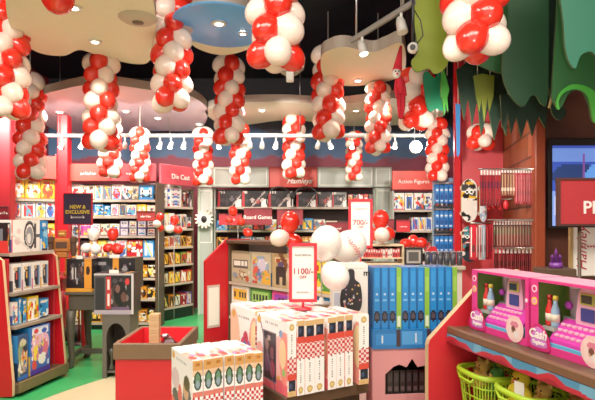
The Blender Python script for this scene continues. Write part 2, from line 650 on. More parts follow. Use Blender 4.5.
# air diffuser
c = on_plane(138, 19, 3.29)
t = thing('air_vent', 'round ridged air diffuser set in the cream ceiling soffit', 'air vent', (c.x, c.y, 3.3))
for k, r in enumerate((.155, .115, .075)):
    MB().lathe([(r - .022, -.028 - k * .006), (r, -.012), (r + .012, -.004), (r + .012, 0)], 28).build('ring', mat('diffuser_grey', '#c4b8a2', .5), t)
MB().lathe([(0, -.05), (.05, -.045), (.055, 0)], 24).build('hub', mat('diffuser_dark', '#5f564a', .5), t)


def downlight(px, py, z, where, r=.05):
    c = on_plane(px, py, z)
    t = thing('ceiling_downlight', where, 'light', (c.x, c.y, z))
    MB().lathe([(r * .8, -.014), (r * 1.25, -.012), (r * 1.35, 0)], 20).build('trim_ring', WHITE, t)
    MB().lathe([(0, -.018), (r * .6, -.017), (r * .8, -.01), (r * .8, 0)], 20).build('lens', LAMPON, t)
    DOWN.append((c.x, c.y, z))


downlight(95, 41, 3.3, 'lit round downlight in the middle of the cream soffit')
downlight(74, 7, 3.3, 'lit round downlight beside the single red balloon')
downlight(219, 23, 3.395, 'bright downlight in the round blue ceiling disc', .055)
downlight(243, 33, 3.395, 'smaller downlight near the rim of the blue ceiling disc', .035)
downlight(358, 80, 3.3, 'lit downlight in the curved cream soffit under the track')
for x, y, w in ((60, 112, 'beside the corner red post'), (126, 111, 'near the middle of the lilac soffit'), (158, 118, 'on the far edge of the lilac soffit'), (199, 124, 'at the end of the lilac soffit')):
    downlight(x, y, 3.1, 'small lit downlight ' + w, .045)
for x, y, w in ((262, 110, 'near the thin balloon garland'), (356, 110, 'between two balloon garlands')):
    downlight(x, y, 3.1, 'small lit downlight in the beige soffit ' + w, .045)

# ceiling speaker dome
c = at(290, 66, 5.6)
t = thing('ceiling_speaker', 'white domed ceiling speaker on a short stem beside the big balloon garland', 'speaker', (c.x, c.y, c.z))
MB().lathe([(0, -.1), (.08, -.09), (.15, -.03), (.16, .03), (.1, .06), (.03, .07)], 24).build('dome', mat('beige_plastic', '#9f988c', .5), t)
MB().tube([(0, 0, .06), (0, 0, ZC - c.z)], .018).build('stem', mat('beige_plastic', '#9f988c', .5), t)
MB().box((-.04, -.09, -.18), (.04, .0, -.08), ch=.01).build('sensor_box', WHITE, t)

# far lighting track with its spotlights
ty = 7.3
t = thing('lighting_track', 'long white lighting track running in front of the maroon frieze', 'light track', (0, ty, 0))
tz = at(0, 137.5, ty).z
x0, x1 = at(2, 0, ty).x, at(450, 0, ty).x
MB().box((x0, -.025, tz), (x1, .025, tz + .05), ch=.006).build('rail', mat('track_white', '#85827f', .5), t)
for px in (60, 170, 300, 420):
    x = at(px, 0, ty).x
    MB().tube([(x, 0, tz + .045), (x, 0, ZC)], .008).build('hanger', STEEL, t)


def spot(loc, aim, label, group, lit, sc=1., name='spotlight'):
    t = thing(name, label, 'spotlight', loc, 0, group)
    MB().tube([(0, 0, 0), (0, 0, -.06)], .012).build('stem', WHITE, t)
    a = Vector(aim).normalized() * .11 * sc
    s = Vector((0, 0, -.1))
    MB().tube([s - a * .5, s - a * .2, s + a * .5], [.02 * sc, .03 * sc, .035 * sc], 12).build('lamp_head', mat('spot_grey', '#c9c4bf', .4), t)
    MB().tube([s + a * .5, s + a * .53], [.031 * sc, .03 * sc], 12).build('lens', LAMPON if lit else mat('unlit_lens', '#d9d2c8', .2), t)
    return t


litpx = {4, 40, 62, 82, 160, 171, 184, 219, 276, 330, 352, 395, 436}
allpx = [4, 20, 40, 62, 82, 98, 125, 160, 171, 184, 219, 250, 262, 276, 318, 330, 352, 374, 395, 436]
near = {4: 'at the end above the darker red post', 62: 'above the corner red post', 416: ''}
for i, px in enumerate(allpx):
    lit = px in litpx
    ad = 'Lit' if lit else 'Unlit'
    lab = (ad.lower() + ' white spotlight on the far track, ' + (ORD[i] if i < 10 else ORD[len(allpx) - 1 - i]) + (' from the darker red post' if i < 10 else ' from the dazzling floodlight end'))
    spot((at(px, 0, ty).x, ty, tz - .002), (random.Random(i).uniform(-.3, .3), -.55, -.8), lab, 'spotlights on the far track', lit)
# dazzling one
c = at(416, 147, 7.0)
t = thing('floodlight', 'dazzling round floodlight hanging beside two balloon garlands', 'spotlight', (c.x, c.y, c.z))
MB().tube([(0, 0, 0), (0, .14, -.02)], [.085, .05], 16).build('lamp_head', WHITE, t)
MB().tube([(0, -.004, 0), (0, .0, 0)], [.078, .08], 16).build('lens', mat('dazzling_lens', '#f3f4ff', .3, emit=60., vary=0.), t)
MB().tube([(0, .08, .04), (0, .08, ZC - c.z)], .008).build('hanger', STEEL, t)

# near angled track, upper part of the picture
A, B = at(351, 41, 4.9), at(414, 2, 4.2)
t = thing('angled_lighting_track', 'white angled lighting track below the dark ceiling near the lime leaf panel', 'light track', A)
d = B - A
MB().tube([(0, 0, 0), tuple(d)], .026, 6, smooth=False).build('rail', mat('track_white', '#85827f', .5), t)
e = d * .85
MB().tube([tuple(e), (e.x, e.y, ZC - A.z)], .01).build('hanger', STEEL, t)
MB().tube([tuple(d * .1), (d.x * .1, d.y * .1, ZC - A.z)], .01).build('hanger', STEEL, t)
spot(A + d * .2 - Vector((0, 0, .025)), (.2, -.2, -.9), 'white spotlight at the lower end of the angled track', 'angled track lights', True, 1.2)
spot(A + d * .82 - Vector((0, 0, .025)), (.1, -.3, -.9), 'white spotlight at the upper end of the angled track', 'angled track lights', False, 1.3)
c = at(413, 48, 4.15)
t = thing('security_camera', 'small white and black dome camera hanging in front of the lime leaf panel', 'camera', c)
MB().ball((0, 0, 0), .045).build('housing', WHITE, t)
MB().tube([(-.01, -.035, -.005), (-.012, -.05, -.007)], [.024, .02], 12).build('lens', BLACK, t)
MB().tube([(0, 0, .04), (0, 0, .3), (0.01, 0, ZC - c.z)], .012).build('stem', BLACK, t)
MB().tube([(.03, 0, .03), (.08, 0, .1), (.06, 0, .22), (.01, 0, .3)], .005).build('cable', BLACK, t)

# ================================================================== SHELVING BAYS


class Bay:
    pass


def bay(name, label, pa, pb, depth, zs, top, shelf_mat, back_mat, side_mat, cat='shelving', plinth=None):
    a, b = Vector((pa.x, pa.y)), Vector((pb.x, pb.y))
    u = (b - a)
    L = u.length
    s = Bay(); s.a, s.u, s.L, s.zs, s.depth = a, u.normalized(), L, zs, depth
    s.rz = math.atan2(u.y, u.x)
    s.root = thing(name, label, cat, (a.x, a.y, 0), s.rz)
    MB().box((0, depth - .02, 0), (L, depth, top)).build('back_panel', back_mat, s.root)
    for x in (0, L - .025):
        MB().box((x, .0, 0), (x + .025, depth - .021, top), ch=.003).build('side_panel', side_mat, s.root)
    for z in zs:
        sh = MB().box((.026, .0, z - .028), (L - .026, depth - .021, z), ch=.003).build('shelf', shelf_mat, s.root)
        MB().box((.03, -.006, z - .03), (L - .03, -.0005, z + .004)).build('price_rail', mat('price_rail_plastic', '#b9a898', .4), sh)
    if plinth:
        MB().box((.026, .01, 0), (L - .026, depth - .03, zs[-1] - .03)).build('plinth', plinth, s.root)
    return s


def sx(s, px):
    t = (px - CX) / FP
    return (t * s.a.y - s.a.x) / (s.u.x - t * s.u.y)


def put(s, px0, px1, z, h, style, pal, noun, where, seed, dp=.2, y=.03, res=(10, 12), group=None, name=None, gap=.006, base=None, arts=None):
    x0, x1 = max(sx(s, px0) + gap, .029), min(sx(s, px1) - gap, s.L - .029)
    w = x1 - x0
    dp = min(dp, s.depth - .03 - y)
    fn = arts or picture(style, pal, seed)
    base = base or PAL[pal][0]
    r = random.Random(seed)
    side = picture('spine', pal, seed)
    xc = (x0 + x1) / 2
    yy = y + dp / 2
    loc = (s.a.x + s.u.x * xc - s.u.y * yy, s.a.y + s.u.y * xc + s.u.x * yy, z + (.0055 if y < -.01 else .001))
    o = carton(name or noun.replace(' ', '_').replace('-', '_'), w, dp, h, {'-y': (fn, *res), '-x': (side, 4, 5), '+x': (side, 4, 5)}, base, None, loc, s.rz)
    tag(o, f'{pal} {noun}, {where}', noun.split()[-1], group)
    return o


NOUN = {'toy': 'toy carton', 'car': 'toy car box', 'figure': 'action figure pack', 'window': 'window box', 'game': 'board game box', 'scene': 'picture box'}


def fill(s, z, edges, h, styles, pals, where, anchor, seed, group, dp=.2, res=(10, 12), jitter=.0, y=.03):
    """one row of boxes; edges: list of pixel columns or (start, stop, n)"""
    if isinstance(edges, tuple):
        a, b, n = edges
        edges = [a + (b - a) * i / n for i in range(n + 1)]
    r = random.Random(seed)
    for i in range(len(edges) - 1):
        st = styles[i % len(styles)]
        pal = pals[i % len(pals)]
        hh = h if not jitter else h * (1 - jitter * r.random())
        put(s, edges[i], edges[i + 1], z, hh, st, pal, NOUN[st], f'{ORD[min(i, 15)]} from {anchor}, {where}', seed * 31 + i, dp, y, res, group)


def header(s, px0, px1, z0, z1, m, label, text=None, tsize=.09, y=-.05, t=.04, name='header_sign', tmat=INKWHITE, frame=None, inset=.03, shear=0.):
    x0, x1 = sx(s, px0), sx(s, px1)
    xm = (x0 + x1) / 2
    loc = (s.a.x + s.u.x * xm - s.u.y * y, s.a.y + s.u.y * xm + s.u.x * y, z0)
    o = thing(name, label, 'sign' if text else 'panel', loc, s.rz)
    w, h = x1 - x0, z1 - z0
    MB().box((-w / 2, -t / 2, 0), (w / 2, t / 2, h), ch=.006).build('board', m, o)
    if frame is not None:
        b = MB()
        k = .012
        i = inset
        for lo, hi in (((-w / 2 + i, h - i - k), (w / 2 - i, h - i)), ((-w / 2 + i, i), (w / 2 - i, i + k)),
                       ((-w / 2 + i, i + k), (-w / 2 + i + k, h - i - k)), ((w / 2 - i - k, i + k), (w / 2 - i, h - i - k))):
            b.box((lo[0], -t / 2 - .008, lo[1]), (hi[0], -t / 2 - .0005, hi[1]))
        b.build('moulding_frame', frame, o)
    if text:
        lettering(text, tsize, tmat, o, (.1 if shear else 0, -t / 2 - .003, h * (.3 if shear else .42)), shear=shear, bold=.002 if shear else 0)
    return o


# ---- corner bay (A)
SA = bay('red_shelving_unit', 'red shelving bay in the corner between the two red posts', at(9, 0, 7.05), at(57, 0, 7.35), .36,
         [1.86, 1.60, 1.28, .95, .6, .12], 2.5, SHELFGREY, REDWALL, RED)
header(SA, 10, 56, 2.14, 2.46, mat('coral_header', '#d24238', .45), 'coral red header board above the corner shelving bay', '~8', .07)
fill(SA, 1.86, [11, 25, 41, 56], .27, ['toy'], ['yellow'], 'top shelf of corner bay', 'darker red post', 11, 'yellow cartons on the corner top shelf', res=(12, 14))
fill(SA, 1.60, [11, 21, 36, 46, 56], .22, ['toy', 'figure', 'toy', 'toy'], ['white'], 'second shelf of corner bay', 'darker red post', 12, 'white cartons on the corner second shelf', res=(12, 14))
fill(SA, 1.28, (11, 56, 4), .24, ['toy'], ['white', 'yellow', 'blue', 'yellow'], 'third shelf of corner bay', 'darker red post', 13, 'cartons low in the corner bay')
fill(SA, .12, (11, 56, 4), .35, ['scene'], ['green', 'yellow', 'white', 'green'], 'bottom shelf of corner bay', 'darker red post', 14, 'cartons low in the corner bay')
fill(SA, .95, (11, 56, 4), .28, ['scene'], ['red', 'yellow', 'blue', 'white'], 'fourth shelf of corner bay', 'darker red post', 15, 'cartons low in the corner bay')

# ---- bay B behind the navy sign
SB = bay('long_shelving_unit', 'long stocked shelving bay behind the navy sign', at(69, 0, 7.45), at(157, 0, 7.45), .42,
         [1.86, 1.625, 1.345, 1.03, .74, .44, .1], 2.12, SHELFGREY, mat('dark_back_panel', '#3b2524', .6), BROWN, plinth=BLACK)
header(SB, 69, 112, 2.125, 2.37, mat('coral_header', '#d24238', .45), 'coral header board over the long bay, beside corner post', '~7', .06)
header(SB, 112.5, 157, 2.125, 2.37, mat('pink_red_header', '#c8404a', .45), 'pinkish red header board over the long bay, beside the toy car shelf', '~6', .06)
fill(SB, 1.86, [70, 80, 94, 102, 111, 121, 131, 138, 153], .225, ['toy', 'toy', 'figure', 'figure', 'toy', 'scene', 'scene', 'car'], ['white', 'cream', 'white', 'grey', 'white', 'white', 'cream', 'blue'], 'top shelf of long bay', 'corner post', 21, 'boxes on the long bay top shelf', jitter=.12)
fill(SB, 1.625, [70, 80, 93, 103, 110, 118, 126, 136, 146, 155], .18, ['scene', 'scene', 'scene', 'scene', 'toy', 'figure', 'toy', 'toy', 'toy'], ['white', 'blue', 'blue', 'blue', 'white', 'cream', 'white', 'yellow', 'cream'], 'second shelf of long bay', 'corner post', 22, 'boxes on the long bay second shelf', jitter=.15)
fill(SB, 1.345, (70, 119, 5), .17, ['toy', 'scene'], ['white', 'pink', 'white', 'cream', 'white'], 'third shelf of long bay', 'corner post', 23, 'white boxes on the long bay third shelf')
for k, e in enumerate([(119, 128), (128, 136.5), (136.5, 146), (146, 155)]):
    for j in range(2):
        put(SB, e[0], e[1], 1.345 + j * .111, .108, 'car', ['purple', 'grey', 'purple', 'dark'][k], 'toy car box', f'{"lower" if j == 0 else "upper"} one, {ORD[k]} stack of the long bay third shelf', 240 + k * 2 + j, group='toy car boxes in the long bay', res=(12, 10))
fill(SB, 1.03, [70, 79, 88, 97, 106, 115, 126, 142, 154], .25, ['scene', 'toy', 'scene', 'toy', 'scene', 'toy', 'scene', 'figure'], ['orange', 'dark', 'orange', 'yellow', 'grey', 'white', 'red', 'blue'], 'fourth shelf of long bay', 'corner post', 25, 'boxes on the long bay fourth shelf', res=(14, 16))
for z, n, w in ((.74, 9, 'fifth'), (.44, 9, 'sixth'), (.1, 9, 'bottom')):
    fill(SB, z, (72, 156, n), .2, ['figure', 'toy', 'scene'], ['black and yellow', 'yellow', 'black and yellow', 'orange'], f'{w} shelf of long bay', 'corner post', 26 + int(z * 100), f'black and yellow packs on the long bay {w} shelf', jitter=.2)

# ---- bay C, angled toy car bay
SCB = bay('angled_shelving_unit', 'angled shelving bay of toy cars under the maroon header', at(157.5, 0, 7.98), at(194, 0, 8.64), .3,
          [1.79, 1.44, 1.15, .87, .57, .2], 2.1, SHELFGREY, mat('dark_back_panel', '#3b2524', .6), BROWN, plinth=BLACK)
header(SCB, 157.5, 196, 2.13, 2.44, mat('rose_header', '#b03a46', .45), 'rose red header board over the angled toy car bay', 'Die Cast', .11)
for k, (a, b) in enumerate(((158, 169), (171, 183))):
    for j in range(3):
        put(SCB, a, b, 1.79 + j * .118, .115, 'car', ['white', 'white'][k], 'toy car box', f'{["bottom", "middle", "topmost"][j]} one of the stack {["nearest the long bay", "beside the dark boxes"][k]}', 300 + k * 3 + j, .18, group='white toy car boxes stacked in threes', res=(12, 8))
fill(SCB, 1.79, [183.5, 188, 193], .26, ['scene', 'window'], ['dark', 'dark'], 'top shelf beside white car stacks', 'the white car stacks', 31, 'dark boxes on the angled bay')
fill(SCB, 1.44, [158, 164, 170, 176, 182, 188, 195], .26, ['toy', 'figure', 'car'], ['orange', 'yellow', 'white', 'grey', 'white', 'dark'], 'second shelf of angled bay', 'long bay', 32, 'boxes on the angled bay second shelf', jitter=.2)
fill(SCB, 1.15, [158, 164, 170, 176, 182, 188, 195], .2, ['figure', 'scene'], ['cream', 'orange', 'cream', 'grey', 'orange', 'orange'], 'third shelf of angled bay', 'long bay', 33, 'boxes on the angled bay third shelf', jitter=.2)
for z, w in ((.87, 'fourth'), (.57, 'fifth'), (.2, 'bottom')):
    fill(SCB, z, [158.5, 164, 170, 176, 182, 188, 195], .2, ['figure'], ['orange', 'black and yellow', 'orange', 'black and yellow', 'green' if w == 'fourth' else 'red', 'red' if w != 'bottom' else 'purple'], f'{w} shelf of angled bay', 'long bay', 34 + int(z * 100), f'blister packs on the angled bay {w} shelf', jitter=.1)

# ---- grey panelled bay D along the back
SD = bay('grey_panelled_shelving_unit', 'wide grey panelled shelving along the back wall', at(214, 0, 8.75), at(375, 0, 8.75), .4,
         [1.80, 1.41, 1.09, .76, .43, .1], 2.12, SHELFGREY, mat('dark_back_panel', '#3b2524', .6), GREYPANEL, plinth=BLACK)
for (a, b, lab, m_, fr, tx) in (
        (197, 212.5, 'small grey framed panel over the gear emblem pillar', GREYPANEL, GREYLINE, None),
        (213, 269, 'long grey framed panel between the gear pillar and the script sign', GREYPANEL, GREYLINE, None),
        (269.5, 317, 'coral red script sign in the middle of the grey panels', mat('coral_header', '#d24238', .45), None, 'Hamleys'),
        (317.5, 373, 'long grey framed panel beside the script sign', GREYPANEL, GREYLINE, None),
        (373.5, 391, 'small grey framed panel next to the action figures header', GREYPANEL, GREYLINE, None)):
    header(SD, a, b, 2.13, 2.47, m_, lab, tx, .12, frame=fr, name='cornice_panel' if not tx else 'script_sign', shear=.35)
for (a, b, z0, lab) in ((198, 213, 0, 'tall grey pillar panel carrying the white gear emblem'), (375.5, 391, 0, 'tall grey pillar panel beside the action figures shelf')):
    x0, x1 = at(a, 0, 8.72).x, at(b, 0, 8.72).x
    t = thing('pillar_panel', lab, 'panel', ((x0 + x1) / 2, 8.72, 0))
    w = x1 - x0
    MB().box((-w / 2, 0, 0), (w / 2, .38, 2.12), ch=.005).build('board', GREYPANEL, t)
    b_ = MB()
    for lo, hi in (((-w / 2 + .02, 1.2), (-w / 2 + .035, 2.08)), ((w / 2 - .035, 1.2), (w / 2 - .02, 2.08)), ((-w / 2 + .035, 2.065), (w / 2 - .035, 2.08)), ((-w / 2 + .035, 1.2), (w / 2 - .035, 1.215))):
        b_.box((lo[0], -.008, lo[1]), (hi[0], -.0005, hi[1]))
    b_.build('moulding_frame', GREYLINE, t)
    MB().box((-w / 2, -.02, .0), (-w / 2 + .04, -.001, 2.12)).build('edge_strip', mat('pale_green_edge', '#b9c9b4', .4), t)
# gear emblem, mounted on the grey pillar rather than hung
c = at(204.2, 219, 8.59)
t = thing('pillar_gear_emblem', 'white toothed gear emblem with a dark eye on the grey pillar', 'emblem', (c.x, c.y, c.z))
poly = []
for k in range(14):
    for da, r in ((-.32, .115), (-.18, .155), (.18, .155), (.32, .115)):
        a = 2 * PI * (k + da * .9) / 14
        poly.append((r * math.cos(a), r * math.sin(a)))
MB().prism(poly, -.02, .09).build('gear', mat('ivory_gear', '#efe9dc', .5), t)
MB().ball((0, -.024, -.005), (.05, .012, .06)).build('eye', BLACK, t)

fill(SD, 1.80, [217, 241.5, 268, 293.5], .27, ['window'], ['dark'], 'top shelf of the grey bay', 'the gear pillar', 41, 'dark window boxes on the grey bay', res=(20, 14))
fill(SD, 1.80, [296, 316, 332, 347], .25, ['window'], ['dark', 'dark', 'grey'], 'top shelf under the script sign', 'the wire hoops', 42, 'dark window boxes by the hoops', res=(18, 14))
fill(SD, 1.80, (348, 374, 5), .22, ['figure', 'toy'], ['red', 'dark', 'red'], 'top shelf behind the tall price sign', 'window boxes', 43, 'small red packs on the grey bay')
fill(SD, 1.41, (216, 374, 13), .2, ['scene', 'car', 'toy', 'figure'], ['blue', 'grey', 'cream', 'dark', 'white', 'red', 'purple'], 'second shelf of grey bay', 'the gear pillar', 44, 'boxes on the grey bay second shelf', jitter=.4)
fill(SD, 1.09, (216, 374, 13), .22, ['figure', 'toy', 'scene'], ['orange', 'dark', 'blue', 'white', 'red', 'dark', 'white'], 'third shelf of grey bay', 'the gear pillar', 45, 'boxes on the grey bay third shelf', jitter=.3)
fill(SD, .76, (216, 290, 7), .22, ['figure', 'toy', 'scene'], ['orange', 'dark', 'yellow', 'green'], 'fourth shelf of grey bay', 'the gear pillar', 46, 'boxes on the grey bay fourth shelf', jitter=.3)
fill(SD, .43, (216, 290, 7), .22, ['figure', 'toy', 'scene'], ['red', 'dark', 'yellow', 'white'], 'fifth shelf of grey bay', 'the gear pillar', 47, 'boxes on the grey bay fifth shelf', jitter=.3)
# little goods standing on the pillar side of the lower shelves
# wire hoops
for k, px in enumerate((279, 306)):
    c = at(px, 193, 8.45)
    t = thing('wire_hoop', f'black wire arch {["nearer the gear pillar", "nearer the tall price sign"][k]} under the script sign', 'arch', (c.x, c.y, 1.8))
    MB().tube([(.2 * math.cos(PI * i / 16), 0, .12 + .20 * math.sin(PI * i / 16)) for i in range(17)], .012).build('wire', BLACK, t)
    for s in (-.2, .2):
        MB().tube([(s, 0, .12), (s, 0, .05), (s, .27, .02)], .012).build('foot', BLACK, t)

# small hanging maroon shelf signs on the grey bay


def shelf_sign(px0, px1, py0, py1, d, m, label, text, size, tilt=0.):
    a, b = at(px0, py1, d), at(px1, py0, d)
    w, h = b.x - a.x, b.z - a.z
    t = thing('shelf_sign', label, 'sign', ((a.x + b.x) / 2, d, a.z), tilt)
    MB().box((-w / 2, -.012, 0), (w / 2, .012, h), ch=.004).build('board', m, t)
    MB().box((-w / 2, -.016, h - .02), (w / 2, -.0125, h - .006)).build('top_edge', mat('maroon_edge', '#4f0d16', .5), t)
    MB().box((-w * .3, .0125, h * .4), (w * .3, .06 if d < 8 else .3, h * .5)).build('bracket', BLACK, t)
    lettering(text, size, INKWHITE, t, (0, -.0145, h * .45))
    return t


shelf_sign(219, 242, 214, 225, 8.45, mat('bright_red_sign', '#c5202c', .45), 'bright red shelf sign nearest the gear emblem', '~5', .06)
shelf_sign(244, 272, 208, 225, 8.4, DARKRED, 'maroon shelf sign beside the bright red one', 'Board Games', .085)
shelf_sign(277, 303, 209, 225, 8.45, DARKRED, 'plain maroon shelf sign behind the red balloons', '~6', .05)
shelf_sign(326, 349, 222, 234, 8.45, DARKRED, 'maroon shelf sign behind the white balloons', '~5', .05)
shelf_sign(374.5, 394, 219, 233, 8.1, DARKRED, 'maroon shelf sign behind the red balloons by the grey pillar', '~5', .05)
shelf_sign(396.5, 410, 220, 232, 8.0, mat('bright_red_sign', '#c5202c', .45), 'small bright red sign on the action figures shelving', '~7', .03)
shelf_sign(137, 155, 211, 221, 7.3, mat('brick_red_sign', '#a02e2c', .45), 'brick red shelf sign on the long bay', '~6', .045)
shelf_sign(0, 8.5, 206, 219, 6.7, DARKRED, 'maroon sign fixed to the darker red post', '~4', .05)

# ---- action figures bay E
SE = bay('action_figure_shelving_unit', 'red topped shelving bay of action figures next to the blue packs', at(392.5, 0, 8.3), at(434, 0, 8.3), .33,
         [1.74, 1.41, 1.08, .7, .3], 2.05, SHELFGREY, mat('dark_back_panel', '#3b2524', .6), GREYPANEL, plinth=BLACK)
header(SE, 391.5, 434, 2.06, 2.36, mat('coral_header', '#d24238', .45), 'coral header board lettered for action figures', 'Action Figures', .085)
fill(SE, 1.74, [394, 405, 414, 424, 433], .27, ['scene', 'figure', 'scene', 'scene'], ['white'], 'top shelf of action figures bay', 'the grey pillar', 51, 'white cartons on the action figures top shelf', res=(12, 14))
fill(SE, 1.41, [412, 419, 426, 433], .21, ['figure'], ['white'], 'second shelf of action figures bay', 'the small red sign', 52, 'white cartons on the action figures second shelf')
fill(SE, 1.08, (394, 433, 5), .18, ['toy'], ['dark', 'grey', 'dark', 'red', 'dark'], 'third shelf of action figures bay', 'the grey pillar', 53, 'small boxes on the action figures third shelf')

# ---- rack of blue packs
d = 6.6
x0, x1 = at(433, 0, d).x, at(455, 0, d).x
t = thing('pack_rack', 'white peg rack of blue packs beside the red post', 'rack', ((x0 + x1) / 2, d, 0))
w = x1 - x0
MB().box((-w / 2, 0, .3), (w / 2, .03, 2.1), ch=.004).build('back_board', mat('pale_blue_board', '#7fa0c4', .5), t)
MB().box((-w / 2, -.25, 0), (w / 2, .06, .3), ch=.01).build('base', BLACK, t)
for row, (ya, yb) in enumerate(((183, 203), (209, 228), (234, 252))):
    zt, zb = at(0, ya, d - .1).z, at(0, yb, d - .1).z
    MB().box((-w / 2, -.13, zt - .012), (w / 2, -.001, zt + .004)).build('rail', STEEL, t)
    MB().box((-w / 2, -.12, zb - .045), (w / 2, -.001, zb - .035)).build('tray', DARKSHELF, t)
    for k in range(5):
        pw = w / 5 - .008
        xx = (x0 + x1) / 2 - w / 2 + w / 5 * (k + .5)
        r = random.Random(row * 9 + k)
        fn = painter('#2472c8', [('r', .1, .55, .9, .85, '#4fa0e6'), ('e', .5, .35, .3, .16, '#1b4b96'), ('r', .2, .66, .8, .76, '#e8f1fb'), ('r', .25, .12, .75, .16, '#bcd8f4')])
        o = carton('hanging_pack', pw, .05, zt - zb - .02, {'-y': (fn, 6, 12)}, '#2472c8', None, (xx, d - .07, zb), 0)
        tag(o, f'slim bright blue hanging pack, {["top", "middle", "bottom"][row]} row of the peg rack', 'pack', f'blue packs in the {["top", "middle", "bottom"][row]} row of the rack')
    for k in range(5):
        xx = (x0 + x1) / 2 - w / 2 + w / 5 * (k + .5)
        fn = painter('#2b2a38', [('e', .5, .6, .4, .3, ['#c8352e', '#d9d4cf', '#6c7fb0', '#39394a', '#b83238'][(k + row) % 5])])
        o = carton('small_toy_car', w / 5 - .012, .07, .028, {'-y': (fn, 5, 4)}, '#2b2a38', None, (xx, d - .07, zb - .0345), 0)
        tag(o, f'tiny boxed toy on the tray under the {["top", "middle", "bottom"][row]} row of blue packs', 'toy', f'tiny toys under the {["top", "middle", "bottom"][row]} blue row')

# ================================================================== BALLOONS


def balloon_mesh(name, m, n=20):
    b = MB()
    prof = [(0.0, -1.22), (.10, -1.20), (.05, -1.13), (.10, -1.09)]
    for i in range(1, 15):
        th = -PI / 2 + PI * i / 14
        z = math.sin(th)
        r = math.cos(th)
        if z < 0:
            z *= 1.12
            r *= 1 - .10 * (-z) ** 1.5
        prof.append((max(r, 0.), z))
    b.lathe(prof, n)
    return b.mesh(name, m)


BM_RED = balloon_mesh('red_balloon', BALRED)
BM_WHITE = balloon_mesh('white_balloon', BALWHITE)
BM_PURE = balloon_mesh('pearl_balloon', BALPURE)


def garland(px, y0, y1, wpx, label, seed, dmax, phase=0, d=None, dia0=.2, pure=False, zs=None):
    dia_px = wpx / 2.0
    d = d or min(dia0 * FP / dia_px, dmax)
    dia = dia_px * d / FP
    top, bot = at(px, y0, d), at(px, y1, d)
    r = random.Random(seed)
    R = dia / 2
    step = dia * .7
    n = max(2, int(round((top.z - bot.z - 2.2 * R) / step)) + 1)
    t = thing('hanging_balloon_garland', label, 'balloons', (top.x, d, bot.z), r.uniform(0, .6), 'red and white balloon garlands hung from the ceiling')
    z0 = R * 1.2
    for k in range(n):
        for j in range(4):
            a = j * PI / 2 + (k + phase) * PI / 4 + r.uniform(-.08, .08)
            red = j % 2 == 0
            p = Vector((math.cos(a) * R * .86, math.sin(a) * R * .86, z0 + k * step + r.uniform(-.08, .08) * dia))
            # neck points to the garland's core and a little up, body bulges outwards and down
            zax = Vector((math.cos(a), math.sin(a), r.uniform(-1.1, -.6))).normalized()
            q = zax.to_track_quat('Z', 'Y')
            s = R * r.uniform(.93, 1.08)
            link(BM_RED if red else (BM_PURE if pure else BM_WHITE), 'balloon', t, p, q.to_euler(), (s * .95, s * .95, s * 1.2))
    MB().tube([(0, 0, R * 1.2), (0, 0, (zs or ZC) - bot.z)], .004, 6).build('string', STRING, t)
    return t


garland(8, -40, 121, 44, 'thick garland cut by the frame edge above the corner bay', 1, 6.0, d=4.9)
garland(30, 72, 181, 32, 'garland directly behind the thick one above the corner bay', 2, 6.6, 1, d=6.35)
garland(101, 55, 152, 37, 'garland under the cream soffit, in front of the lilac soffit', 3, 6.6, 0, d=5.65)
garland(110, 112, 179, 25, 'shorter garland right behind the one over the navy sign', 4, 6.95, 1, d=6.9, zs=3.1)
garland(172, -25, 112, 43, 'long garland between the cream soffit and the round blue disc', 5, 6.2, 1, d=5.0)
garland(229, 53, 146, 34, 'garland below the round blue disc', 6, 7, 0, d=6.35)
garland(240, 128, 185, 23, 'short garland hanging just behind the one below the blue disc', 7, 8.0, 1, d=7.8, zs=3.1)
garland(276, -40, 72, 62, 'largest garland, hanging at the top beside the ceiling speaker', 8, 6, 0, d=3.7)
garland(203, 130, 186, 22, 'small far garland in front of the grey corner panel', 9, 8.0, 0, d=7.9, zs=3.1)
garland(294, 117, 180, 25, 'thin garland in front of the coral script sign', 10, 8.0, 1, d=7.7, zs=3.1)
garland(328, 50, 141, 36, 'broad garland overlapping the curved cream soffit', 11, 6.6, 0, d=6.45)
garland(354, 129, 182, 19, 'slimmest far garland in front of the long grey panel', 12, 8.0, 1, d=7.9, zs=3.1)
garland(378, 85, 155, 28, 'garland below the curved cream soffit, next to the floodlight', 13, 7.6, 0, d=6.5)
garland(416, 64, 132, 40, 'garland under the lime leaf panel above the floodlight', 14, 6, 1, d=5.6)
garland(437, 120, 182, 24, 'garland hanging over the blue packs', 15, 7, 0, d=6.35)
garland(140, 131, 183, 21, 'small garland in front of the pinkish header board', 16, 6.95, 0, d=7.0, zs=3.1)
garland(475, -40, 63, 68, 'big garland in front of the dark green leaf panels', 17, 6, 1, d=3.5)
garland(481, 124, 151, 30, 'short garland stub on the red pegboard wall under dark leaves', 18, 6, 0, d=5.9)

# loose ceiling balloons


def single_balloon(px, py, d, dpx, red, label):
    c = at(px, py, d)
    R = dpx / 2 * d / FP
    t = thing('hanging_balloon', label, 'balloon', c)
    link(BM_RED if red else BM_WHITE, 'balloon', t, (0, 0, 0), (PI, 0, 0), R)
    MB().tube([(0, 0, R * 1.1), (0, 0, ZC - c.z)], .003, 6).build('string', STRING, t)


single_balloon(58, -2, 4.0, 32, True, 'single red balloon touching the cream ceiling soffit')


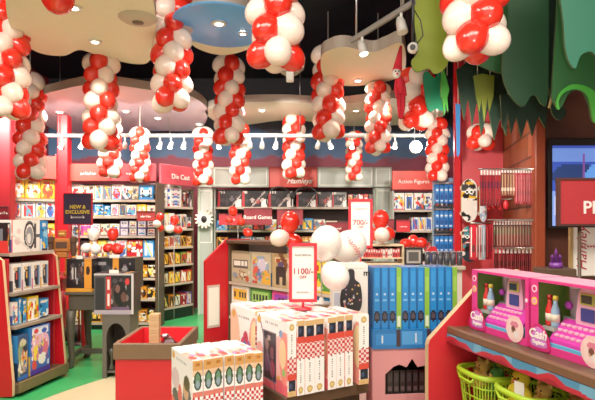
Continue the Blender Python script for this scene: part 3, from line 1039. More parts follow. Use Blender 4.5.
def cluster(loc, items, label, group=None, base=True, stick=None, script=None):
    """balloons on a little stand: items (dx, dy, dz, R, colour) about loc"""
    t = thing('balloon_cluster', label, 'balloons', loc, 0, group)
    low = 0
    for dx, dy, dz, R, cname in items:
        me = {'r': BM_RED, 'w': BM_WHITE, 'p': BM_PURE}[cname]
        v = Vector((dx, dy, dz)) - Vector((0, 0, sum(i[2] for i in items) / len(items) - .02))
        q = v.normalized().to_track_quat('Z', 'Y')
        link(me, 'balloon', t, (dx, dy, dz), q.to_euler(), (R, R, R * 1.14))
    zm = sum(i[2] for i in items) / len(items)
    MB().tube([(0, 0, .008), (0, 0, zm)], .003, 8).build('stick', STRING, t)
    MB().lathe([(0, 0), (.045, 0), (.045, .006), (.012, .014), (.008, .03)], 16).build('stand_base', WHITE, t)
    return t


def cl_px(base, specs, label, extra=None, script=None):
    """specs (px, py, d, dpx, colour)"""
    items = []
    for px, py, d, dpx, c in specs:
        p = at(px, py, d)
        items.append((p.x - base.x, p.y - base.y, p.z - base.z, dpx / 2 * d / FP * .97, c))
    return cluster(base, items, label)


# ================================================================== LEAF PANELS


def leaf_panel(pts, d, m, label, thick=.02, edge=None, n=5, smooth=True, yaw=0.):
    c = at(sum(p[0] for p in pts) / len(pts), sum(p[1] for p in pts) / len(pts), d)
    poly = [(at(x, y, d).x - c.x, at(x, y, d).z - c.z) for x, y in pts]
    if smooth:
        poly = smooth_poly(poly, n)
    t = thing('leaf_panel', label, 'leaf cutout', c, yaw)
    MB().prism(poly, -thick / 2, thick / 2, 'xz', 0, 1).build('cutout', [m, edge or mat('ply_edge_green', '#2f4a26', .6)], t)
    top = max(p[1] for p in poly)
    for s in (-.3, .3):
        w = max(p[0] for p in poly) - min(p[0] for p in poly)
        MB().tube([(s * w, 0, top - .05), (s * w, 0, ZC - c.z)], .005, 6).build('hanging_wire', STEEL, t)
    return t


LIME = mat('lime_leaf_paint', '#8c9c22', .55)
LEAF = mat('bright_leaf_paint', '#3fa531', .5)
MIDG = mat('mid_green_leaf_paint', '#245a2c', .55)
DARKG = mat('dark_green_leaf_paint', '#173f22', .55)
DEEPG = mat('deep_green_leaf_paint', '#0e281b', .6)
TEALG = mat('teal_green_leaf_paint', '#1a6049', .5)

leaf_panel([(413, -60), (414, 20), (418, 50), (411, 62), (416, 72), (428, 69), (434, 74), (442, 71), (448, 62), (452, 40), (452, -60)], 4.7, LIME, 'lime green leaf panel with scalloped lower edge by the angled track')
leaf_panel([(423, 76), (428, 72), (434, 78), (440, 73), (446, 80), (446, 108), (442, 111), (436, 109), (430, 112), (426, 104)], 5.2, mat('emerald_leaf_paint', '#16825a', .5), 'emerald leaf panel just under the lime one')
leaf_panel([(441, 74), (444, 70), (449, 90), (447, 98), (448, 112), (445, 104), (444, 116), (442, 100), (440, 96)], 4.95, LEAF, 'bright green pointed leaf hanging under the lime panel', smooth=False)
leaf_panel([(449, 40), (462, 52), (480, 66), (506, 72), (510, 40), (508, -60), (449, -60)], 4.4, MIDG, 'mid green leaf panel behind the big balloon garland')
leaf_panel([(456, 70), (460, 100), (464, 120), (468, 98), (472, 126), (477, 100), (481, 136), (488, 108), (494, 140), (500, 118), (506, 136), (511, 70), (500, 60), (470, 60)], 5.1, DEEPG, 'deep green fringed leaf panel with hanging points over the red wall', smooth=False)
leaf_panel([(473, 76), (482, 74), (494, 76), (493, 96), (489, 112), (487, 98), (484, 122), (481, 100), (479, 112), (476, 98)], 4.85, mat('olive_leaf_paint', '#77802a', .55), 'olive dripping leaf cutout over the deep green fringe', smooth=False)
leaf_panel([(509, -60), (508, 30), (503, 50), (502, 74), (508, 92), (517, 104), (524, 106), (530, 97), (536, 96), (541, 104), (547, 98), (548, 20), (545, -60)], 4.05, DARKG, 'tall dark green leaf panel with rounded lobes beside the big garland')
leaf_panel([(500, 95), (502, 128), (507, 112), (511, 134), (516, 116), (521, 138), (527, 118), (532, 136), (538, 116), (545, 128), (549, 95)], 4.5, DEEPG, 'deep green zigzag leaf fringe over the plank wall', smooth=False)
leaf_panel([(547, -60), (546, 60), (549, 92), (552, 114), (560, 120), (566, 112), (561, 100), (560, 40), (562, -60)], 4.2, DEEPG, 'narrow deep green leaf panel between two tall panels')
leaf_panel([(561, -60), (563, 25), (566, 55), (574, 69), (580, 56), (590, 52), (600, 58), (640, 64), (640, -60)], 3.3, TEALG, 'teal green leaf panel with round bites, lit from above')
leaf_panel([(556, 20), (552, 84), (552, 100), (560, 108), (568, 94), (580, 90), (588, 104), (592, 121), (604, 122), (640, 110), (640, -60), (590, -60), (562, -60)], 3.75, MIDG, 'broad mid green leaf panel with arched lower edge over the screen')
rim_px = [(558, 110), (557, 102), (562, 94), (572, 90), (582, 92), (588, 100), (592, 121), (596, 121), (600, 106), (592, 92), (580, 86), (568, 86), (558, 94), (555, 106)]
broad = [o for o in COL.objects if o.get('label', '').startswith('broad mid green leaf panel')][0]
MB().prism(smooth_poly([(at(x, y, 3.72).x - broad.location.x, at(x, y, 3.72).z - broad.location.z) for x, y in rim_px], 5), -.055, -.035).build('arched_rim', LEAF, broad)['label'] = 'bright green arched rim'
# thin tan ply strip
t = thing('ply_strip', 'thin wavy tan ply strip edging the dark leaf panels', 'trim strip', at(560, 50, 3.95))
b0 = at(560, 50, 3.95)
MB().tube([tuple(at(x, y, 3.95) - b0) for x, y in ((563, -50), (564, 0), (567, 28), (562, 34), (560, 60), (557, 66), (555, 84), (549, 108))], .01, 6).build('strip', mat('tan_ply', '#a98a58', .6), t)
MB().tube([tuple(at(563, -50, 3.95) - b0), (at(563, -50, 3.95).x - b0.x, 0, ZC - b0.z)], .006).build('hanging_wire', STEEL, t)
t = thing('hanging_ribbon', 'narrow bright blue ribbon hanging by the red post', 'ribbon', at(458, 130, 5.8))
MB().prism([(-.015, -.28), (0, -.3), (.02, -.25), (.025, .28), (-.03, .3)], -.004, .004).build('tail', mat('bright_blue_cloth', '#2f7fc8', .6), t)
MB().tube([(0, 0, .28), (0, 0, ZC - at(458, 130, 5.8).z)], .004, 6).build('string', STRING, t)


# ================================================================== HANGING PLUSH DOLL
c = at(400, 118, 5.0)
t = thing('hanging_plush_doll', 'long limbed red plush doll with a white face hanging by the soffit', 'plush doll', c)
s = FP / 5.0
b = MB()
zz = lambda py: (118 - py) / s
xx = lambda px: (px - 400) / s
b.tube([(xx(399), 0, zz(77)), (xx(400), 0, zz(84)), (xx(401), 0, zz(94))], [.028, .045, .04], 10)
for pts in ([(399, 92), (399, 104), (400, 118)], [(403, 92), (403, 106), (401.5, 119)]):
    b.tube([(xx(x), 0, zz(y)) for x, y in pts], [.026, .022, .018], 8)
b.tube([(xx(397), 0, zz(80)), (xx(395.5), -.01, zz(90)), (xx(397), -.02, zz(99))], [.02, .018, .014], 8)
b.tube([(xx(402), 0, zz(80)), (xx(404), -.01, zz(88)), (xx(405), -.02, zz(96))], [.02, .018, .014], 8)
b.build('body', mat('red_plush', '#c8142a', .85, bump=.4, scale=60), t)
h = MB().ball((xx(396), -.02, zz(74)), (.042, .04, .05)).build('head', mat('white_plush', '#e8ded6', .85, bump=.3, scale=60), t)
for sx_ in (-.014, .014):
    MB().ball((xx(396) + sx_, -.06, zz(73)), .008).build('eye', BLACK, h)
MB().ball((xx(396), -.064, zz(75.5)), .01).build('nose', mat('red_plush', '#c8142a', .85), h)
MB().tube([(xx(397), -.01, zz(71)), (xx(399), 0, zz(58)), (xx(401), 0, zz(46))], [.048, .03, .012], 10).build('long_hat', mat('red_plush', '#c8142a', .85), t)
MB().tube([(xx(401), 0, zz(47)), (xx(401), 0, ZC - c.z)], .004, 6).build('string', STRING, t)

# ================================================================== RIGHT WALL GOODS
# peg goods on the red wall: rows run on horizontal bars


def bar_row(p0, p1, n, y_t, hpx, d0, d1, wfac, colours, label, group, cat, arts=None, noun='hanging_pack', dp=.02):
    for k in range(n):
        f = (k + .5) / n
        px = p0 + (p1 - p0) * f
        d = d0 + (d1 - d0) * f
        top = at(px, y_t, d)
        h = hpx * d / FP
        w = (p1 - p0) / n * d / FP * wfac
        r = random.Random(k + int(p0))
        body = colours[k % len(colours)]
        fn = arts(r, body)
        o = thing(noun, label, cat, (top.x, top.y, top.z - h), 0, group)
        bb = MB()
        bb.box((-w / 2, -dp / 2, 0), (w / 2, dp / 2, h * .86), 0, lin(body))
        bb.sheet(fn, 4, 14, (-w / 2, -dp / 2 - .001, 0), (w, 0, 0), (0, 0, h * .86))
        bb.build('pack', PRINT, o)
        MB().box((-w * .3, -.003, h * .86), (w * .3, .003, h)).build('hang_tab', WHITE, o)


def stripes(cols, bands):
    def make(r, body):
        return painter(body, [('r', 0, a, 1, b_, c_) for a, b_, c_ in bands] + [('r', .35, .1, .6, .9, cols)])
    return make


# grid panel carrying them
def grid_rail(px0, px1, py, d0, d1, label):
    a, b = at(px0, py, d0), at(px1, py, d1)
    t = thing('hanging_rail', label, 'rail', a)
    d = b - a
    MB().tube([(0, 0, 0), tuple(d)], .009, 8).build('bar', STEEL, t)
    for f in (.08, .92):
        q = d * f
        MB().tube([tuple(q), (q.x + .12, q.y + .26, q.z)], .008, 6).build('bracket', STEEL, t)


grid_rail(479, 534, 169, 5.9, 4.75, 'steel bar of slim red packs across the plank wall')
grid_rail(488, 534, 220, 5.75, 4.75, 'steel bar of green striped packs across the plank wall')
bar_row(480, 501, 7, 170, 36, 5.88, 5.45, .9, ['#8a1a24', '#741620', '#98222c'], 'slim dark red pack on the upper steel bar over the red wall', 'slim red packs on the upper bar', 'pack', stripes('#a8323a', [(.55, .75, '#32183a'), (.0, .2, '#5e121a')]))
bar_row(501, 515, 5, 169, 27, 5.4, 5.15, .9, ['#6e3a30', '#84483a', '#602c28'], 'short brownish pack on the upper steel bar, middle section', 'short brownish packs on the upper bar', 'pack', stripes('#cdb48a', [(.2, .35, '#e3d9c8')]))
bar_row(515, 533, 7, 168, 36, 5.12, 4.78, .9, ['#a0303a', '#8e2430', '#b04852'], 'pinkish red pack on the upper steel bar next to the orange post', 'pinkish red packs on the upper bar', 'pack', stripes('#d0908e', [(.3, .45, '#6a1522'), (.7, .8, '#7a1a26')]))
bar_row(493, 533, 14, 221, 26, 5.7, 4.78, .85, ['#7c3a34', '#6c2f2c'], 'slim green and cream striped pack on the lower steel bar', 'striped packs on the lower steel bar', 'pack', stripes('#c9a896', [(.5, .56, '#7c3a34'), (.56, .88, '#45603c'), (.86, 1, '#20241e')]))
grid_rail(492, 534, 248, 5.72, 4.75, 'steel bar of dark red packs at the bottom of the plank wall')
bar_row(494, 533, 10, 249, 30, 5.68, 4.78, .8, ['#6e1620', '#84202a', '#5c1018'], 'dark red pack on the lowest steel bar behind the pink boxes', 'dark red packs on the lowest bar', 'pack', stripes('#a04a48', [(.5, .7, '#3c1014')]))
# fan of card packs to the side of the lower bar
grid_rail(471, 491, 223, 5.4, 5.5, 'short steel bar holding large red and white card packs')
for k, (px, cname, colr) in enumerate(((474, 'red', '#b01c2c'), (477.5, 'white and red', '#d8c8c4'), (481, 'pale blue', '#9fb0c4'), (484.5, 'dark red', '#8a1a24'), (488, 'crimson', '#a8202c'))):
    d = 5.4 + .025 * k
    p_ = at(px, 224, d)
    fn = painter(colr, [('r', .1, .1, .4, .9, ['#e8dcd8', '#b01c2c', '#e9e3e0', '#c84a4a', '#5a1018'][k]), ('e', .6, .3, .3, .12, '#6a2a30')])
    o = carton('hanging_pack', .03, .09, .36, {'-y': (fn, 5, 14), '-x': (fn, 6, 14)}, colr, None, (p_.x, p_.y, p_.z - .37), .5)
    tag(o, f'{cname} card pack, {ORD[k]} from the skateboards on the short steel bar', 'pack', 'large card packs on the short bar')
# small goods low on the red wall
grid_rail(486, 512, 199, 5.85, 5.3, 'steel bar of small red goods between the two rows')
for k, (px, py, d) in enumerate(((489, 201, 5.8), (494, 200, 5.7), (500, 201, 5.6), (506, 200, 5.45))):
    p_ = at(px, py, d)
    t = thing('hanging_toy', f'small bright red toy, {ORD[k]} from the skateboards on the middle steel bar', 'toy', (p_.x, p_.y, p_.z - .1), 0, 'small red toys on the middle bar')
    MB().ball((0, 0, .05), (.03, .025, .05), n=12).build('body', mat('toy_red', '#c8232c', .35), t)
    MB().box((-.012, -.003, .095), (.012, .003, .115)).build('hang_tab', WHITE, t)

# skateboard decks


def deck(px0, px1, py0, py1, d, label, pal, seed, bg):
    a, b = at(px0, py1, d), at(px1, py0, d)
    w, h = b.x - a.x, b.z - a.z
    t = thing('hanging_skateboard', label, 'skateboard', ((a.x + b.x) / 2, d, a.z), .08)
    r = random.Random(seed)
    ring = []
    for i in range(28):
        th = 2 * PI * i / 28
        x = math.copysign(min(abs(math.cos(th)) * 1.25, 1), math.cos(th)) * w / 2
        ring.append((x, h / 2 + math.copysign(abs(math.sin(th)) ** .9, math.sin(th)) * h / 2))
    MB().prism(ring, 0, .015).build('deck', mat('maple_edge', '#c9a468', .5), t)
    S = []
    cols = pal
    for _ in range(26):
        S.append(('e', r.uniform(.05, .95), r.uniform(.05, .95), r.uniform(.08, .3), r.uniform(.02, .07), r.choice(cols)))
    S += [('e', .35, .7, .14, .05, '#ffffff'), ('e', .65, .7, .14, .05, '#ffffff'), ('e', .35, .7, .06, .025, '#111111'), ('e', .65, .7, .06, .025, '#111111'), ('r', .25, .52, .75, .56, '#f0ece4')]
    fn = painter(bg, S)
    g = MB()
    nx, ny = 14, 40
    for j in range(ny):
        v = (j + .5) / ny
        hw = w / 2 * min(1., (max(0, 1 - (abs(v - .5) * 2) ** 3.2)) ** .5 * 1.15) * .97
        g.sheet(lambda u, vv, v=v: fn(u, v), nx, 1, (-hw, -.002, v * h - h / ny / 2), (2 * hw, 0, 0), (0, 0, h / ny))
    g.build('graphic', PRINT, t)
    for zz_ in (.2, .8):
        tr = MB().box((-w * .25, .015, h * zz_ - .02), (w * .25, .035, h * zz_ + .02), ch=.004).build('truck', STEEL, t)
        for sg in (-1, 1):
            MB().tube([(sg * w * .28, .045, h * zz_), (sg * w * .45, .045, h * zz_)], .022, 12).build('wheel', WHITE, tr)


deck(461, 477.5, 179, 222, 6.1, 'tall skateboard with a black, white and yellow cartoon graphic on the red wall', ['#141414', '#f2efe8', '#e9b52c', '#141414', '#3a3a3a', '#e8e4dc'], 3, '#e8e4dc')
deck(461.5, 477, 226, 262, 6.05, 'lower skateboard with a teal, red and black cartoon graphic', ['#141414', '#c83030', '#3f8f9a', '#e8e0d8'], 5, '#22303a')
deck(479.5, 487, 180, 222, 6.12, 'narrow pale blue skateboard beside the black and white one', ['#e6eef4', '#7fa6d2', '#d8b0b0', '#ffffff'], 7, '#b9cbe0')

# screen on the timber wall
c0, c1 = at(548.5, 229, 4.75), at(660, 138, 4.75)
w, h = c1.x - c0.x, c1.z - c0.z
t = thing('wall_mounted_tv', 'large dark framed TV showing a blue picture behind the red sign', 'TV', ((c0.x + c1.x) / 2, 4.75, c0.z))
MB().box((-w / 2, 0, 0), (w / 2, .06, h), ch=.006).build('bezel', BLACK, t)


def tv_picture(u, v):
    f = painter('#3450b8', [('e', .2, .88, .5, .08, '#6a90e8'), ('e', .22, .62, .22, .16, '#243a70'), ('e', .5, .55, .2, .25, '#5b9bf5'), ('r', .1, .2, .3, .5, '#2a4a90'), ('r', .29, .1, .32, .9, '#7a4a9a'), ('r', 0, 0, .07, .42, '#7da0f0'), ('e', .05, .25, .03, .14, '#c9d8ff')])
    return f(u, v)


def screen_material():
    m = PRINT.copy(); m.name = 'lit_screen'
    nt = m.node_tree
    b = nt.nodes['Principled BSDF']
    a = [n for n in nt.nodes if n.type == 'ATTRIBUTE'][0]
    nt.links.new(a.outputs['Color'], b.inputs['Emission Color'])
    b.inputs['Emission Strength'].default_value = .55
    return m


MB().sheet(tv_picture, 48, 30, (-w / 2 + .035, -.002, .03), (w - .07, 0, 0), (0, 0, h - .1)).build('screen', screen_material(), t)
MB().box((-.15, .061, h * .3), (.15, .1, h * .7)).build('mount_bracket', BLACK, t)

# dark console below the screen
c0, c1 = at(547, 258, 4.72), at(640, 233, 4.72)
t = thing('console_cabinet', 'dark brown console under the blue screen', 'cabinet', ((c0.x + c1.x) / 2, 4.7, 0))
w = (c1.x - c0.x)
MB().box((-w / 2, -.3, 0), (w / 2, .1, c0.z - .12), ch=.01).build('body', mat('dark_timber_gloss', '#4a2a20', .35), t)
MB().box((-w / 2 - .01, -.32, c0.z - .12), (w / 2 + .01, .1, c0.z - .08), ch=.008).build('top', BROWN, t)

# red PLAY sign: only its first letters show at the frame's edge
c0, c1 = at(557, 226, 3.4), at(640, 178, 3.4)
w, h = c1.x - c0.x, c1.z - c0.z
t = thing('hanging_sign', 'big red sign board in a dark frame in front of the screen', 'sign', ((c0.x + c1.x) / 2, 3.4, c0.z))
MB().box((-w / 2 + .012, -.012, .012), (w / 2 - .012, .012, h - .012)).build('board', mat('sign_red_felt', '#b3242c', .7, vary=.2, scale=70), t)
b = MB()
for lo, hi in (((-w / 2, 0), (w / 2, .014)), ((-w / 2, h - .014), (w / 2, h)), ((-w / 2, .014), (-w / 2 + .014, h - .014)), ((w / 2 - .014, .014), (w / 2, h - .014))):
    b.box((lo[0], -.02, lo[1]), (hi[0], .02, hi[1]))
b.build('frame', mat('sign_frame_brown', '#4a2420', .5), t)
MB().tube([(-w * .2, .03, 0), (-w * .2, .03, h)], .01).build('post', BROWN, t)
MB().tube([(-w * .2, .03, -c0.z + .01), (-w * .2, .03, 0)], .012).build('stand_pole', BROWN, t)
MB().lathe([(0, 0), (.14, 0), (.14, .012), (.02, .03)], 20, O=(-w * .2, .03, -c0.z)).build('stand_base', BROWN, t)
px_ = at(588, 208, 3.38)
lettering('PL', .115, INKWHITE, t, (px_.x - (c0.x + c1.x) / 2 - .03, -.0135, px_.z - c0.z), align='LEFT', bold=.002)

# white script board
c0, c1 = at(573, 276, 3.6), at(630, 227.5, 3.6)
w, h = c1.x - c0.x, c1.z - c0.z
t = thing('script_board', 'white board with red sideways script under the big red sign', 'sign', ((c0.x + c1.x) / 2, 3.6, c0.z))
MB().box((-w / 2, 0, 0), (w / 2, .02, h), ch=.004).build('board', PAPER, t)
MB().box((-w / 2 - .02, -.004, -.02), (-w / 2 - .001, .024, h)).build('edge_post', mat('tan_ply', '#a98a58', .6), t)
MB().box((-w * .3, .021, -c0.z), (-w * .3 + .03, .05, h)).build('stand_leg', BROWN, t)
MB().box((w * .3, .021, -c0.z), (w * .3 + .03, .05, h)).build('stand_leg', BROWN, t)
q = at(582, 246, 3.6)
lettering('Hamleys', .1, INKRED, t, (q.x - (c0.x + c1.x) / 2, -.002, q.z - c0.z), lean=PI / 2, shear=.35)
q = at(591, 246, 3.6)
lettering('~9', .035, INKRED, t, (q.x - (c0.x + c1.x) / 2, -.002, q.z - c0.z))

# ================================================================== CENTRE RED GONDOLA (board games)
gA, gB = at(228, 0, 6.55), at(334, 0, 5.25)
SG = bay('game_gondola', 'red ended gondola of board games with a dark brown top board', gA, gB, .34, [.79, .36], 1.27, DARKSHELF, mat('cream_back_board', '#d8d0c4', .5), BROWN, plinth=BLACK)
MB().box((-.02, -.03, 1.271), (SG.L + .02, .36, 1.31), ch=.004).build('top_board', BROWN, SG.root)
EP = MB().prism([(.36, 0), (.36, 1.32), (.0, 1.32), (-.02, 1.32), (-.34, 1.06), (-.34, 0)], -.035, -.002, 'yz', 0, 1).build('end_panel', [RED, RED], SG.root)
nf = MB().box((-.0015, -.31, .24), (.006, -.13, .76)).build('notice_frame', mat('notice_grey_frame', '#c9b3ac', .4), EP)
MB().box((.0061, -.295, .27), (.008, -.145, .73)).build('notice_paper', PAPER, EP)
WG = 'gondola'
fnw = painter('#b9ab8e', [('r', .08, .45, .92, .72, '#59544e'), ('r', .14, .52, .3, .68, '#e8e4da'), ('r', .34, .52, .5, .68, '#e8e4da'), ('r', .54, .52, .68, .68, '#e8e4da'), ('r', .72, .52, .86, .68, '#e8e4da'), ('e', .2, .2, .14, .1, '#7a8a9a'), ('e', .6, .25, .2, .12, '#8a6a4a'), ('e', .85, .15, .1, .1, '#b0492c'), ('r', 0, .92, 1, 1, '#8d8468')] + [(e[0], e[1], .05 + e[2] * .42, *e[3:]) for e in busy(7, 16, ['#7a8a9a', '#8a6a4a', '#d8cfb8', '#5a5048', '#a89870'], .03, .08)])
fnp = painter('#c2b496', [('e', .5, .5, .42, .4, '#8aa0b8'), ('e', .55, .62, .22, .2, '#c9c0d8'), ('e', .25, .35, .16, .22, '#d8584a'), ('e', .75, .3, .2, .16, '#e0a040'), ('e', .4, .3, .14, .14, '#5a7ab8'), ('r', .55, .02, .98, .22, '#e2a83c'), ('r', .05, .02, .3, .1, '#c03a30'), ('e', .2, .75, .12, .1, '#d8c850')] + busy(8, 26, ['#d8584a', '#5a7ab8', '#e8e0d0', '#e0a040', '#7a6a9a', '#6a9a6a', '#c9c0d8'], .02, .07))
fnt = painter('#b79a6e', [('r', .12, .72, .8, .88, '#e2c9a4'), ('r', .18, .75, .4, .86, '#a0481f'), ('r', .45, .75, .74, .86, '#a0481f'), ('r', .2, .08, .66, .62, '#3a3030'), ('r', .36, .0, .5, .3, '#b9a080'), ('d', .7, .95, .09, '#7a4a34'), ('e', .42, .68, .16, .08, '#5a4a70'), ('e', .8, .4, .1, .2, '#c8b49a')])
for k, (a, b, fn, lab, base) in enumerate(((229.5, 248, fnw, 'beige board game box with a grey title block, next to the red end panel', '#b9ab8e'), (249, 269, fnp, 'colourful party game box with a blue centre, second from the red end panel', '#c2b496'), (270, 291, fnt, 'tan board game box with dark figures, third from the red end panel', '#b79a6e'))):
    o = put(SG, a, b, .79, .385, 'game', 'cream', 'board game box', '', 60 + k, .09, .03, (22, 26), 'board games on the gondola upper shelf', base=base, arts=fn)
    o['label'] = lab
for k, (a, b, pal) in enumerate(((292, 311, 'cream'), (312, 331, 'green'))):
    put(SG, a, b, .79, .37, 'game', pal, 'board game box', f'{ORD[k + 3]} from the red end panel, upper gondola shelf', 70 + k, .09, .03, (16, 18), 'board games on the gondola upper shelf')
for k, (a, b, pal) in enumerate(((229.5, 247, 'white'), (248, 269, 'green'), (270, 292, 'pink'), (293, 312, 'white'), (313, 331, 'blue'))):
    put(SG, a, b, .36, .385, 'game', pal, 'board game box', f'{ORD[k]} from the red end panel, lower gondola shelf', 80 + k, .09, .03, (20, 22), 'board games on the gondola lower shelf')

# balloons standing on the gondola's top board
cl_px(Vector((at(288, 0, 5.4).x, 5.4, 0)), [(290, 222, 5.4, 20, 'r'), (279.5, 238, 5.35, 18, 'w'), (294, 242, 5.42, 17, 'r')], 'two red balloons and one white on a floor stick in front of the gondola')

# ================================================================== CORNER GONDOLA AT THE SIDE (left of the aisle)
lA, lB = Vector((-2.545, 4.56, 0)), Vector((-2.42, 5.2, 0))
SL = bay('red_gondola', 'red sided gondola with slanted ends carrying toy boxes beside the aisle', lA, lB, .4, [1.25, .9, .61], 1.2, SHELFGREY, mat('dark_back_panel', '#3b2524', .6), REDWALL)
prof = [(.4, 0), (.4, 1.235), (.07, 1.235), (.0, 1.19), (-.1, .14), (-.1, .02), (.1, 0)]
for x in (-.06, SL.L + .002):
    e = MB().prism(prof, x, x + .03, 'yz', 0, 1).build('end_panel', [RED, mat('cream_edge', '#d9b98c', .5)], SL.root)
MB().box((-.028, -.13, .03), (SL.L + .0, .38, .115), ch=.005).build('base_deck', BROWN, SL.root)
MB().box((-.028, -.15, .04), (SL.L + .0, -.131, .135), ch=.004).build('base_lip', mat('lip_wood', '#6d5a3c', .45, vary=.15, scale=12), SL.root)
for zz_, o_ in ((.9, -.025), (.61, -.05)):
    MB().box((.0, o_ - .03, zz_ - .028), (SL.L - .002, -.003, zz_), ch=.003).build('shelf_front', SHELFGREY, SL.root)
wheel = painter('#f1eae4', [('r', 0, 0, .03, 1, '#d84a4a'), ('o', .62, .52, .2, .46, .55, '#26262b'), ('e', .62, .5, .13, .3, '#8a8a90'), ('e', .6, .42, .07, .16, '#e0dcd8'), ('r', .78, .1, .86, .9, '#3a3a42'), ('e', .2, .35, .1, .12, '#d8b8b8'), ('e', .25, .65, .08, .08, '#e3c9c4'), ('r', .85, .45, 1, .55, '#55555c'), ('d', .9, .45, .03, '#d9d2cc')])
o = put(SL, 13, 42, 1.25, .295, 'toy', 'white', 'wheel box', '', 90, .22, .02, (52, 38), arts=wheel, base='#efe8e2')
o['label'] = 'big white box printed with a black wheel on the red gondola top'
o['category'] = 'box'
o = put(SL, 43.2, 50, 1.25, .29, 'scene', 'blue', 'toy box', '', 91, .2, .02, (16, 26), base='#dfe3ea')
o['label'] = 'narrow white and blue box beside the wheel box on the gondola top'
o = put(SL, 7.5, 12.5, 1.25, .27, 'scene', 'dark', 'toy box', '', 92, .2, .02, (10, 18))
o['label'] = 'dark orange printed box on the gondola top, cut by the frame edge'
fd = lambda r_: painter('#e6e2de', [('e', .5, .5, .34, .4, '#20242e'), ('r', .7, .1, .95, .9, '#5b7fa8'), ('r', .05, .75, .5, .9, '#c8a884'), ('e', .42, .55, .12, .14, ['#c84a40', '#d8a050', '#9a6a8a', '#c8a884'][r_]), ('r', .05, .05, .9, .14, '#c9b490')])
for k, (a, b) in enumerate(((12.5, 22), (22.7, 32), (32.7, 40.5), (41.2, 48.5))):
    o = put(SL, a, b, .9, .25, 'toy', 'white', 'toy box', f'{ORD[k]} from the slanted frame-edge panel, under gondola top', 93 + k, .16, .0, (12, 16), 'white boxes under the gondola top', arts=fd(k), base='#e6e2de')
for k, (a, b, pal, h) in enumerate(((9, 15, 'white', .2), (15.5, 19, 'blue', .23), (19.5, 24, 'blue', .21), (24.6, 36, 'yellow', .22), (36.6, 46, 'blue', .18))):
    put(SL, a, b, .61, h, 'scene', pal, 'toy box', f'{ORD[k]} from the frame-edge panel, middle gondola shelf', 100 + k, .16, -.03, (12, 14), 'boxes on the middle gondola shelf', name='toy_box')
q1 = painter('#3b62b4', [('e', .5, .6, .46, .3, '#e8b0d0'), ('e', .3, .45, .2, .16, '#f0d048'), ('e', .7, .5, .2, .2, '#e0708a'), ('e', .6, .3, .22, .12, '#f3efe6'), ('r', .08, .82, .92, .97, '#e8ecf8'), ('e', .3, .9, .12, .05, '#d83a48'), ('e', .7, .88, .14, .05, '#3858c0'), ('e', .2, .2, .12, .1, '#d84a40'), ('r', 0, 0, 1, .1, '#4a3a9a'), ('e', .5, .5, .12, .12, '#8a5aa8')] + busy(5, 26, ['#f0d048', '#e0708a', '#f3efe6', '#7a4a9a', '#e8a0c0', '#d89a40', '#4a78c8', '#f6e8b0'], .02, .08))
q2 = painter('#34507f', [('e', .4, .6, .35, .3, '#8a9a6a'), ('e', .6, .4, .3, .25, '#d8a050'), ('e', .3, .3, .2, .15, '#e8e0d0'), ('e', .7, .7, .16, .12, '#2a3040'), ('e', .5, .82, .3, .08, '#c8c0a0'), ('r', 0, 0, 1, .08, '#3a70c0'), ('e', .55, .55, .12, .1, '#b83a30')] + busy(6, 30, ['#2a3040', '#d8a050', '#8a9a6a', '#e8e0d0', '#4a78b8', '#5a4030', '#c8b080'], .02, .08))
o = put(SL, 22, 43, .116, .44, 'scene', 'blue', 'toy box', '', 110, .2, -.08, (44, 46), arts=q1, base='#3b62b4'); o['label'] = 'large pink, yellow and blue pictured box on the gondola base deck'
o = put(SL, 3, 21, .116, .4, 'scene', 'blue', 'toy box', '', 111, .2, -.08, (36, 44), arts=q2, base='#34507f'); o['label'] = 'large blue and brown pictured box on the base deck, by the frame edge'

# ================================================================== RED TABLE, NAVY SIGN STAND, TOY ROBOT
cab = lambda h, k=1: [(0, 0, h), (.012 * k, 0, h * .8), (.008 * k, 0, h * .5), (-.006 * k, 0, h * .2), (.012 * k, 0, .03), (.02 * k, 0, 0)]


def table(name, label, x0, x1, y0, y1, h, m, topm, apron=.12, rad=.045, cat='table', stretcher=False):
    t = thing(name, label, cat, ((x0 + x1) / 2, (y0 + y1) / 2, 0))
    w, d = (x1 - x0) / 2, (y1 - y0) / 2
    MB().box((-w, -d, h - .03), (w, d, h), ch=.006).build('table_top', topm, t)
    MB().box((-w + .03, -d + .03, h - .03 - apron), (w - .03, d - .03, h - .031), ch=.004).build('apron', m, t)
    for sx_ in (-1, 1):
        for sy_ in (-1, 1):
            ox, oy = sx_ * (w - .05), sy_ * (d - .05)
            pts = cab(h - .032 - apron, sx_)
            MB().tube([(p[0] + ox, p[1] + oy, p[2]) for p in pts], [rad, rad * .95, rad * .7, rad * .6, rad * .7, rad * .75], 10).build('leg', m, t)
    if stretcher:
        for sx_ in (-1, 1):
            MB().box((sx_ * (w - .05) - .02, -d + .08, .1), (sx_ * (w - .05) + .02, d - .08, .15)).build('stretcher', m, t)
        MB().box((-w + .07, -.02, .1), (w - .07, .02, .15)).build('stretcher', m, t)
    return t


TRED = mat('red_table_paint', '#b31423', .4)
TDARK = mat('dark_olive_table_paint', '#4a443a', .5, vary=.15)
pl = at(62, 362, 5.7)
table('red_display_table', 'tall red display table with curved legs behind the dark table', pl.x - .40, pl.x + .04, 5.65, 6.35, .93, TRED, TRED)

